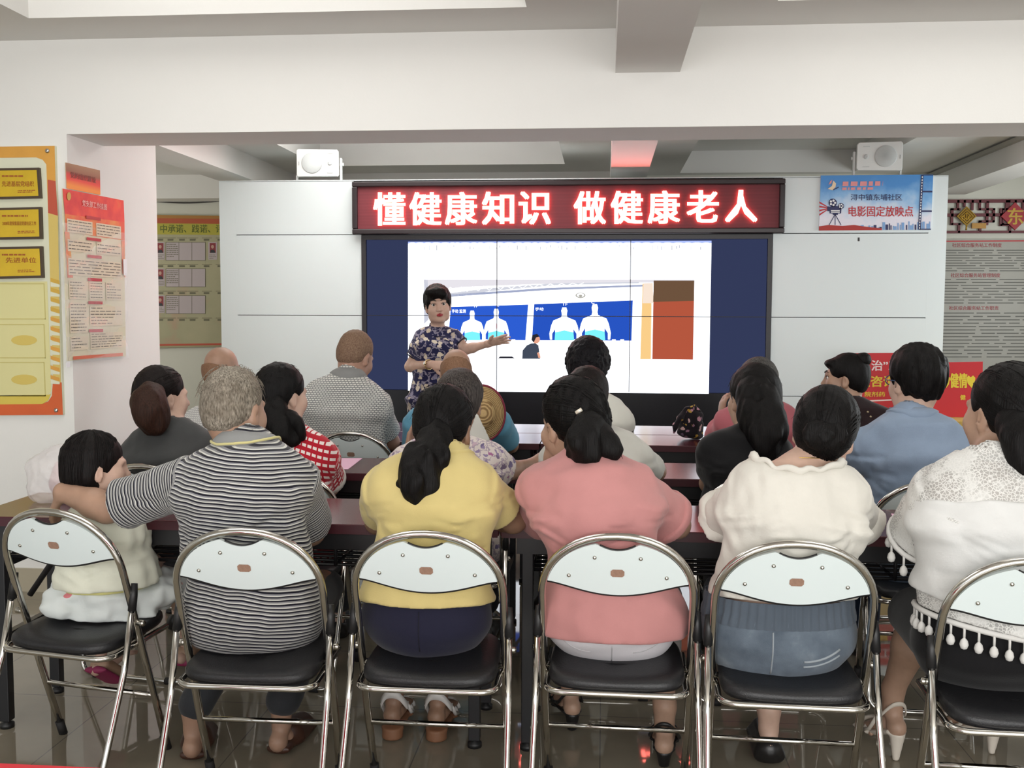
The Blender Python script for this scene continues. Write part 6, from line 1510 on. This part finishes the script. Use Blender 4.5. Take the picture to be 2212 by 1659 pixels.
simple_legs(s, .40, .36); s.body(); s.shirt(C_DENSH, .015, .95, .066, .062, neck=.062, wr=.005, wf=22, seed=7); s.collar(C_DENSH, .064, .020); low(s, C_BLUEJ); feet(s)
s.hair(HR_BLACK, lambda B: (s.H.cap(B, .012, (0, .128, -.030), (.080, .088, .098), -.066, False, .0, .80), [s.H.e(B, (q*.088, .010, -.026), (.026, .032, .042), .008, '-') for q in (-1, 1)]), ridge=.004, rf=110)
loose_hairs(s.H, s.hr, HR_BLACK, 160, 11, length=.03)
GL = mat('blue_glasses_frame', (.03, .06, .14), .3); mb = MB()
for q in (-1, 1):
    mb.tube([s.H.p(q*(.034+.022*math.cos(a)), .112-.006*abs(math.cos(a)), .006+.017*math.sin(a)) for a in np.linspace(0, 2*PI, 20)[:-1]], .0022, GL, 6, close=True); mb.tube([s.H.p(q*.056, .106, .008), s.H.p(q*.078, .05, .008), s.H.p(q*.084, -.01, .006)], .0022, GL, 6)
mb.tube([s.H.p(-.012, .114, .008), s.H.p(.012, .114, .008)], .002, GL, 6); mb.build('glasses', s.root, True)
# ------------------------------------------------------------------ people, row closest to the screen
H3 = .009
s = Sitter('person', 'bald older man in a white dotted shirt behind the cropped grey head', 'person', (478, 872, 5.25), (388, 905, 5.2), (568, 905, 5.2), (478, 5.17), (480, 802, 5.30, -.25, .05, 0, 1.06), h=H3, skin_m=SK_TAN)
s.arm('L', s.SL+V3(-.05, .12, -.22), s.SL+V3(.06, .3, -.24)).arm('R', s.SR+V3(.05, .12, -.22), s.SR+V3(-.06, .3, -.24), (-.3, 1, 0), (0, 0, -1), -1)
simple_legs(s, .36, .32); s.body(); s.shirt(C_CHECK2, .014, .8, neck=.062, seed=8); low(s, C_DKGREY); feet(s)
def fringe(B, H, top=.035, g=-.002):
    H.cap(B, g, (0, .128, -.02), (.080, .088, .098), -.080, False); B.plane(H.p(0, -.02, top), H.R@V3(0, .45, 1), .004)
    for q in (-1, 1): H.e(B, (q*.085, .010, -.020), (.026, .030, .042), .006, '-')
s.hair(HR_STUB, lambda B: fringe(B, s.H, .0), ridge=.001)
s = Sitter('person', 'man with cropped hair in a pale grey checkered polo shirt leaning on the table', 'person', (752, 805, 5.18), (640, 850, 5.12), (836, 852, 5.14), (742, 5.18), (768, 770, 5.26, -.35, .42, .08, 1.04), hip=.19, waist=.19, chest=.20, df=.115, h=H3, back=.05, skin_m=SK_RED)
s.arm('L', s.SL+V3(-.04, .14, -.23), s.SL+V3(.10, .34, -.24)).arm('R', px((846, 955, 5.32)), px((815, 945, 5.5)), (-.4, 1, 0), (0, 0, -1), -1, .4, 1.1)
simple_legs(s, .36, .32); s.body(); s.shirt(C_CHECK, .014, .74, .068, .070, neck=.062, seed=9, wf=20); s.collar(C_GCOL, .064, .028); low(s, C_DKGREY); feet(s)
def crop(B, H=s.H):
    H.cap(B, -.003, (0, .125, -.02), (.080, .085, .098), -.070, False)
    for q in (-1, 1): H.e(B, (q*.085, .008, -.020), (.028, .032, .044), .006, '-')
s.hair(HR_CROP, crop, ridge=.0012)
s = Sitter('person', 'balding man in a light blue shirt with a straw hat on his back', 'person', (985, 850, 5.20), (880, 892, 5.14), (1098, 895, 5.14), (985, 5.15), (986, 806, 5.26, .08, .30, 0, 1.0), h=H3, chest=.19, skin_m=SK_TAN)
s.arm('L', s.SL+V3(-.05, .12, -.22), s.SL+V3(.06, .3, -.24)).arm('R', px((1103, 962, 5.30)), px((1070, 955, 5.5)), (-.3, 1, 0), (0, 0, -1), -1, .4, 1.05)
simple_legs(s, .36, .32); s.body(); s.shirt(C_CYAN, .015, .78, .070, .074, neck=.062, seed=10); s.collar(C_CYAN, .064, .024); low(s, C_DKGREY); feet(s)
s.hair(HR_STUB, lambda B: fringe(B, s.H, .020, .001), ridge=.001)
hat = thing('straw_hat', 'round straw hat with dark red rim on the back of the balding man', 'hat', tuple(px((1040, 893, 5.04))))
t = NT('woven_straw'); wv = t.n('ShaderNodeTexWave', wave_type='RINGS', rings_direction='SPHERICAL'); wv.inputs['Scale'].default_value = 40; wv.inputs['Distortion'].default_value = 1.5; t.l(t.coord(), wv.inputs['Vector']); t.l(t.ramp(wv.outputs['Fac'], [(.2, '8f7148'), (.8, 'c9ab78')]), t.b.inputs['Base Color']); t.b.inputs['Roughness'].default_value = .8; t.bump(wv.outputs['Fac'], .6, .004)
hc = px((1040, 893, 5.04)); hn = nrm(V3(.30, -1, .12)); hu = nrm(np.cross(hn, (0, 0, 1))); hv = np.cross(hu, hn)
V = []; F = []; n = 40; prof = [(.001, .050), (.04, .049), (.062, .042), (.074, .020), (.080, .004), (.11, -.004), (.140, -.006), (.140, -.012), (.08, -.004), (.07, .016), (.05, .038), (.001, .044)]
for r_, z_ in prof:
    for k in range(n): a = 2*PI*k/n; V.append(hc+hn*z_+hu*r_*.86*math.cos(a)+hv*r_*math.sin(a))
for i in range(len(prof)-1):
    for k in range(n): F.append((i*n+k, i*n+(k+1) % n, (i+1)*n+(k+1) % n, (i+1)*n+k))
mesh_obj('hat_body', V, F, t.m, hat, smooth=True, world=True)
MB().tube([hc-hn*.009+hu*.140*.86*math.cos(a)+hv*.140*math.sin(a) for a in np.linspace(0, 2*PI, 48)[:-1]], .006, mat('dark_red_binding', '7d2038', .7), 6, close=True).build('rim_binding', hat, True)
s = Sitter('person', 'woman with curly black hair in a white shirt with orange flowers', 'person', (1275, 845, 5.20), (1195, 885, 5.15), (1362, 888, 5.15), (1280, 5.15), (1270, 792, 5.24, -.05, .08, 0, 1.0), h=H3, chest=.17, skin_m=SK_MID)
s.arm('L', s.SL+V3(-.05, .12, -.22), s.SL+V3(.06, .3, -.24)).arm('R', s.SR+V3(.05, .10, -.22), s.SR+V3(-.06, .3, -.24), (-.3, 1, 0), (0, 0, -1), -1)
simple_legs(s, .36, .32); s.body(); s.shirt(C_ORANGE, .015, .78, neck=.062, seed=11); low(s, C_DKGREY); feet(s)
def curls(B, H=s.H):
    H.cap(B, .026, (0, .150, -.03), (.080, .085, .095), -.095, False, .0); r_ = random.Random(4)
    for _ in range(260):
        a = r_.uniform(0, 2*PI); z = r_.uniform(-.6, 1); rr = math.sqrt(1-z*z); d = V3(rr*math.cos(a), rr*math.sin(a), z)
        if d[1] > .55 and z < .5: continue
        B.e(H.p(*(V3(0, -.02, .032)+d*V3(.106, .122, .112))), (.0125,)*3, None, .004)
s.hair(HR_CURL, curls, h=.0055, ridge=.002, smooth=0)
s = Sitter('person', 'grey haired woman in a rose top, half hidden by the black ponytail', 'person', (1645, 862, 5.20), (1548, 895, 5.15), (1722, 895, 5.15), (1640, 5.15), (1640, 834, 5.26, -.35, .05, 0, 1.04), h=H3, chest=.17, skin_m=SK_TAN)
s.arm('L', px((1545, 945, 5.32)), px((1558, 902, 5.30)), (.10, .1, 1), (.8, .2, 0), 1, .7).arm('R', s.SR+V3(.05, .10, -.22), s.SR+V3(-.06, .3, -.24), (-.3, 1, 0), (0, 0, -1), -1)
simple_legs(s, .36, .32); s.body(); s.shirt(C_PINKR, .015, 1.55, .060, .050, neck=.062, seed=12); low(s, C_DKGREY); feet(s)
s.hair(HR_SILV, lambda B: s.H.cap(B, .010, nape=-.085, back=.006))
s = Sitter('person', 'woman with a top bun and pearl necklace in a dark maroon blouse, seen in profile', 'person', (1840, 872, 5.20), (1752, 890, 5.15), (1935, 892, 5.15), (1845, 5.15), (1826, 818, 5.25, 1.28, .0, 0, .96), h=H3, chest=.17, skin_m=SK_TAN)
s.arm('L', s.SL+V3(-.05, .12, -.22), s.SL+V3(.06, .3, -.24)).arm('R', s.SR+V3(.05, .10, -.22), s.SR+V3(-.06, .3, -.24), (-.3, 1, 0), (0, 0, -1), -1)
s.h = .006; simple_legs(s, .36, .32); s.body(); s.h = H3; s.shirt(C_MAROON, .015, .9, neck=.060, seed=13); low(s, C_BLACK); feet(s); s.H.face(s.root)
s.hair(HR_BLACK, lambda B: (s.H.cap(B, .004, nape=-.07, back=.0), s.H.e(B, (0, .072, .078), (.06, .034, .022), .02)))
B = Blob(); B.e(px((1864, 777, 5.22)), (.040, .040, .036), None, 0); B.noise(.003, 90, 2); blob_obj('hair_bun', B, .006, HR_BLACK, s.root)
mb = MB(); PRL = mat('pearl', (.75, .68, .58), .25)
for k in range(26):
    a = 2*PI*k/26; mb.lathe(s.H.p(0, -.02, -.05)*.30+s.N*.70+V3(.062*math.sin(a), .012-.060*math.cos(a), .010*math.cos(a)), (0, 0, 1), [(.001, -.006), (.006, 0), (.001, .006)], PRL, 8)
mb.build('pearl_necklace', s.root, True)
GE = mat('gold_embroidery', (.45, .36, .22), .5); mb = MB()
for k in range(5):
    o_ = s.SB.hit((s.N[0]+.05+.012*k, s.N[1]-.3, s.N[2]-.03-.022*k), (0, 1, 0)); mb.lathe(o_, (0, -1, 0), [(.002, -.003), (.006, 0), (.001, .003)], GE, 8)
mb.build('embroidery', s.root, True)
# ------------------------------------------------------------------ presenter in the cheongsam
s = Sitter.__new__(Sitter)
YP_ = 6.70
bx = at(940, 760, Y=YP_)[0]
s.root = thing('person', 'standing presenter with short black hair in a navy floral dress gesturing at the slide', 'person', (bx, YP_, 0)); s.h = .005; s.k = 1.0
s.side = nrm(V3(1, .18, 0)); s.P = V3(bx-.005, YP_, .86); s.N = at(944, 693, Y=YP_+.03); s.N[2] = 1.335
s.SL = at(903, 716, Y=YP_-.02)+V3(.045, 0, -.03); s.SR = at(985, 716, Y=YP_+.03)+V3(-.030, 0, -.035)
s.H = Head(at(946, 659, Y=YP_-.01), PI+.22, .02, .10, .98); s.base = V3(bx, YP_, 0); s.sk = SK_FAIR
B = Blob()
hipz, wz, cz_ = .86, 1.04, 1.20
fr = nrm(np.cross((0, 0, 1), s.side))*-1  # towards the audience
if fr[1] > 0: fr = -fr
def frock(B, g=0.0, low=.46):
    P_ = s.P; W_ = V3(bx, YP_, wz); C_ = V3(s.N[0]-.004, YP_+.005, cz_); T = V3(s.N[0], YP_+.02, 1.285)
    B.ec(V3(P_[0], P_[1], low), P_, s.side, (.158+g, .105+g), (.170+g, .118+g), .04, e=.03)
    B.ec(P_, W_, s.side, (.168+g, .118+g), (.122+g, .090+g), .05, e=.05); B.ec(W_, C_, s.side, (.122+g, .090+g), (.140+g, .102+g), .05, e=.05); B.ec(C_, T, s.side, (.140+g, .100+g), (.105+g, .07+g), .04, e=.04)
    for q in (-1, 1): B.e(C_+s.side*q*.062+fr*.065+V3(0, 0, -.005), (.058+g, .050+g, .055+g), None, .04)
    for S in (s.SL, s.SR): B.c(S, S*.4+s.N*.6+V3(0, 0, -.045), .045+g, .045+g, .04); B.c(s.N+V3(0, 0, -.03), S*.5+s.N*.5+V3(0, 0, -.016), .036+g, .038+g, .03)
frock(B, -.006)
B.c(s.N+V3(0, .0, -.04), s.H.p(0, -.020, -.045), .047, .045, .02)
EL = at(886, 792, Y=YP_+.02); WL = at(932, 787, Y=YP_-.17); ER = at(1006, 755, Y=YP_+.0); WR = at(1053, 743, Y=YP_-.06)
arm(B, s.SL, EL, WL, .92); hand(B, WL, (.95, -.25, -.05), (0, .8, -.5), -1, .45, .9)
arm(B, s.SR, ER, WR, .84); hand(B, WR, (.90, -.10, .26), (.15, -.7, -.7), -1, .12, 1.0, .45, thumb=1.1)
for q in (-1, 1):
    Hp = s.P+s.side*q*.085; K = V3(bx+q*.07, YP_-.01, .47); A = V3(bx+q*.075, YP_+.02, .12); leg(B, Hp, K, A, A+V3(q*.03, -.2, -.08))
s.H.skin(B)
blob_obj('body', B, .0045, SK_FAIR, s.root, 1)
s.H.face(s.root, '9c3038')
B = Blob(); frock(B, .010, .40)
def slv(S, E, fr_=.50): d = nrm(E-S); B.ec(S, S+(E-S)*fr_, (0, 1, 0), (.058, .058), (.058, .058), .03, tag=1, e=.010); return S+(E-S)*fr_, d
ends = [slv(s.SL, EL, .62), slv(s.SR, ER, .55)]
B.noise(.002, 30, 4); hp = s.H.p(0, -.02, -.05); B.c(s.N+V3(0, 0, .0), hp+(hp-s.N)*1.2, .050, .075, .006, '-'); DB = B
blob_obj('cheongsam', B, .005, C_CHEONG, s.root)
TRM = cloth('dark_dress_trim', '1a1a30').m; mb = MB()
ax = nrm(hp-s.N); u_ = nrm(np.cross(ax, (0, 1, 0))); v_ = np.cross(ax, u_); V = []; F = []; n = 30
for (r_, z_) in ((.066, -.045), (.056, -.02), (.051, .012), (.048, .012), (.050, -.03)):
    for k in range(n): a = 2*PI*k/n; V.append(s.N+(u_*math.cos(a)+v_*math.sin(a)*.95)*r_+ax*(z_-.006*math.sin(a)))
for i in range(4):
    for k in range(n): F.append((i*n+k, i*n+(k+1) % n, (i+1)*n+(k+1) % n, (i+1)*n+k))
mesh_obj('mandarin_collar', V, F, C_CHEONG, s.root, smooth=True, world=True)
for e_, d in ends:
    uu = nrm(np.cross(d, (0, 1, 0))); vv = np.cross(d, uu); mb.tube([e_+d*.010+(uu*math.cos(a)+vv*math.sin(a))*.056 for a in np.linspace(0, 2*PI, 26)[:-1]], .004, TRM, 6, close=True)
mb.build('sleeve_trim', s.root, True)
mb = MB()
c0 = DB.hit(s.N+fr*.3+V3(0, 0, -.07), -fr)
for q in (-1, 1): mb.tube([c0+V3(q*x, 0, .006*math.sin(x*90)) for x in np.linspace(0, .035, 8)], .003, TRM, 6)
mb.build('frog_button', s.root, True)
def fn(B, H=s.H):
    H.cap(B, .012, (0, .120, -.040), (.068, .085, .090), -.075, False, .0)
    for q in (-1, 1): H.e(B, (q*.090, .015, -.035), (.026, .032, .040), .008, '-'); B.c(H.p(q*.070, .055, .03), H.p(q*.074, .045, -.012), .012*H.s, .005*H.s, .01)
    H.e(B, (.012, .075, .088), (.070, .036, .034), .02); H.e(B, (-.03, .088, .068), (.034, .018, .020), .015)
s.hair(HR_BLACK, fn, h=.0045, ridge=.002)
wt = MB(); ad = nrm(WL-EL); uu = nrm(np.cross(ad, (0, 0, 1))); vv = np.cross(ad, uu); c = WL-ad*.03
GO = mat('gold_watch', (.75, .6, .35), .25, 1.0)
wt.tube([c+(uu*math.cos(a)+vv*math.sin(a))*.031 for a in np.linspace(0, 2*PI, 24)[:-1]], .0055, GO, 6, close=True)
nn = nrm(V3(.1, -1, .3)-ad*(V3(.1, -1, .3)@ad)); wt.lathe(c+nn*.029, nn, [(.015, 0), (.015, .006), (.012, .008), (0, .008)], GO, 18); w_ = wt.build('wrist_watch', s.root, True)
MB().lathe(c+nn*.0372, nn, [(.0115, 0), (.011, .0008), (0, .001)], mat('watch_dial', (.85, .83, .78), .3), 18).build('dial', w_, True)
for q in (-1, 1):
    A = V3(bx+q*.075, YP_+.02, .12); sandal(s.root, A, A+V3(q*.03, -.2, -.08), SHOE_BLACK, SHOE_BLACK, .06, strap_z=.15)
# ------------------------------------------------------------------ floral purse, plastic bag
pc = at(1490, 952, Z=.752); pc[1] = 5.60; pc = at(1490, 946, Y=5.62); pc = V3(pc[0], 5.62, .75)
pu = thing('purse', 'dark floral fabric purse standing on the table beside the woman in black', 'bag', tuple(pc))
FLP = c_floral('dark_fabric_with_pink_flowers', '17131a', ['b98a97', '8f6d80', 'c9a9a6', '6d5a72', 'b3913f'], 30, .33)
B = Blob(); B.ec(pc+V3(0, 0, .03), pc+V3(.01, 0, .09), (1, 0, 0), (.072, .05), (.066, .045), .02, e=.028); B.e(pc+V3(.01, 0, .125), (.058, .045, .042), None, .02); B.noise(.004, 50, 3); B.plane(pc+V3(0, 0, .001), (0, 0, -1)); blob_obj('purse_body', B, .005, FLP, pu)
B = Blob(); B.chain([pc+V3(-.03, -.02, .155), pc+V3(-.055, -.04, .12), pc+V3(-.082, -.045, .07), pc+V3(-.088, -.045, .04)], [.012, .016, .015, .008], .01); B.chain([pc+V3(-.02, -.01, .165), pc+V3(.02, -.01, .172), pc+V3(.05, -.01, .15)], [.012, .014, .010], .01); B.noise(.002, 90, 2); blob_obj('bow_ribbon', B, .005, FLP, pu)
bc = at(128, 1052, Y=3.55); bc = V3(bc[0], 3.53, .752)
bg = thing('plastic_bag', 'translucent whitish plastic bag on the table behind the child', 'bag', tuple(bc))
t = NT('translucent_bag_film'); t.b.inputs['Base Color'].default_value = lin('ece6e6'); t.b.inputs['Roughness'].default_value = .3; t.b.inputs['Alpha'].default_value = .32; t.bump(t.noise(14, 4, t.coord()), .7, .02)
B = Blob(); B.e(bc+V3(.01, 0, .075), (.115, .085, .095), None, .03); B.e(bc+V3(.03, 0, .145), (.085, .065, .055), None, .05); B.noise(.010, 26, 5); B.noise(.004, 75, 6); B.plane(bc+V3(0, 0, .001), (0, 0, -1)); blob_obj('film', B, .006, t.m, bg, 0)
B = Blob(); B.e(bc+V3(.03, 0, .075), (.055, .05, .072), None, .03); B.noise(.006, 30, 2); B.plane(bc+V3(0, 0, .002), (0, 0, -1)); blob_obj('contents', B, .008, mat('pale_pink_content', 'ddc6c6', .6), bg)
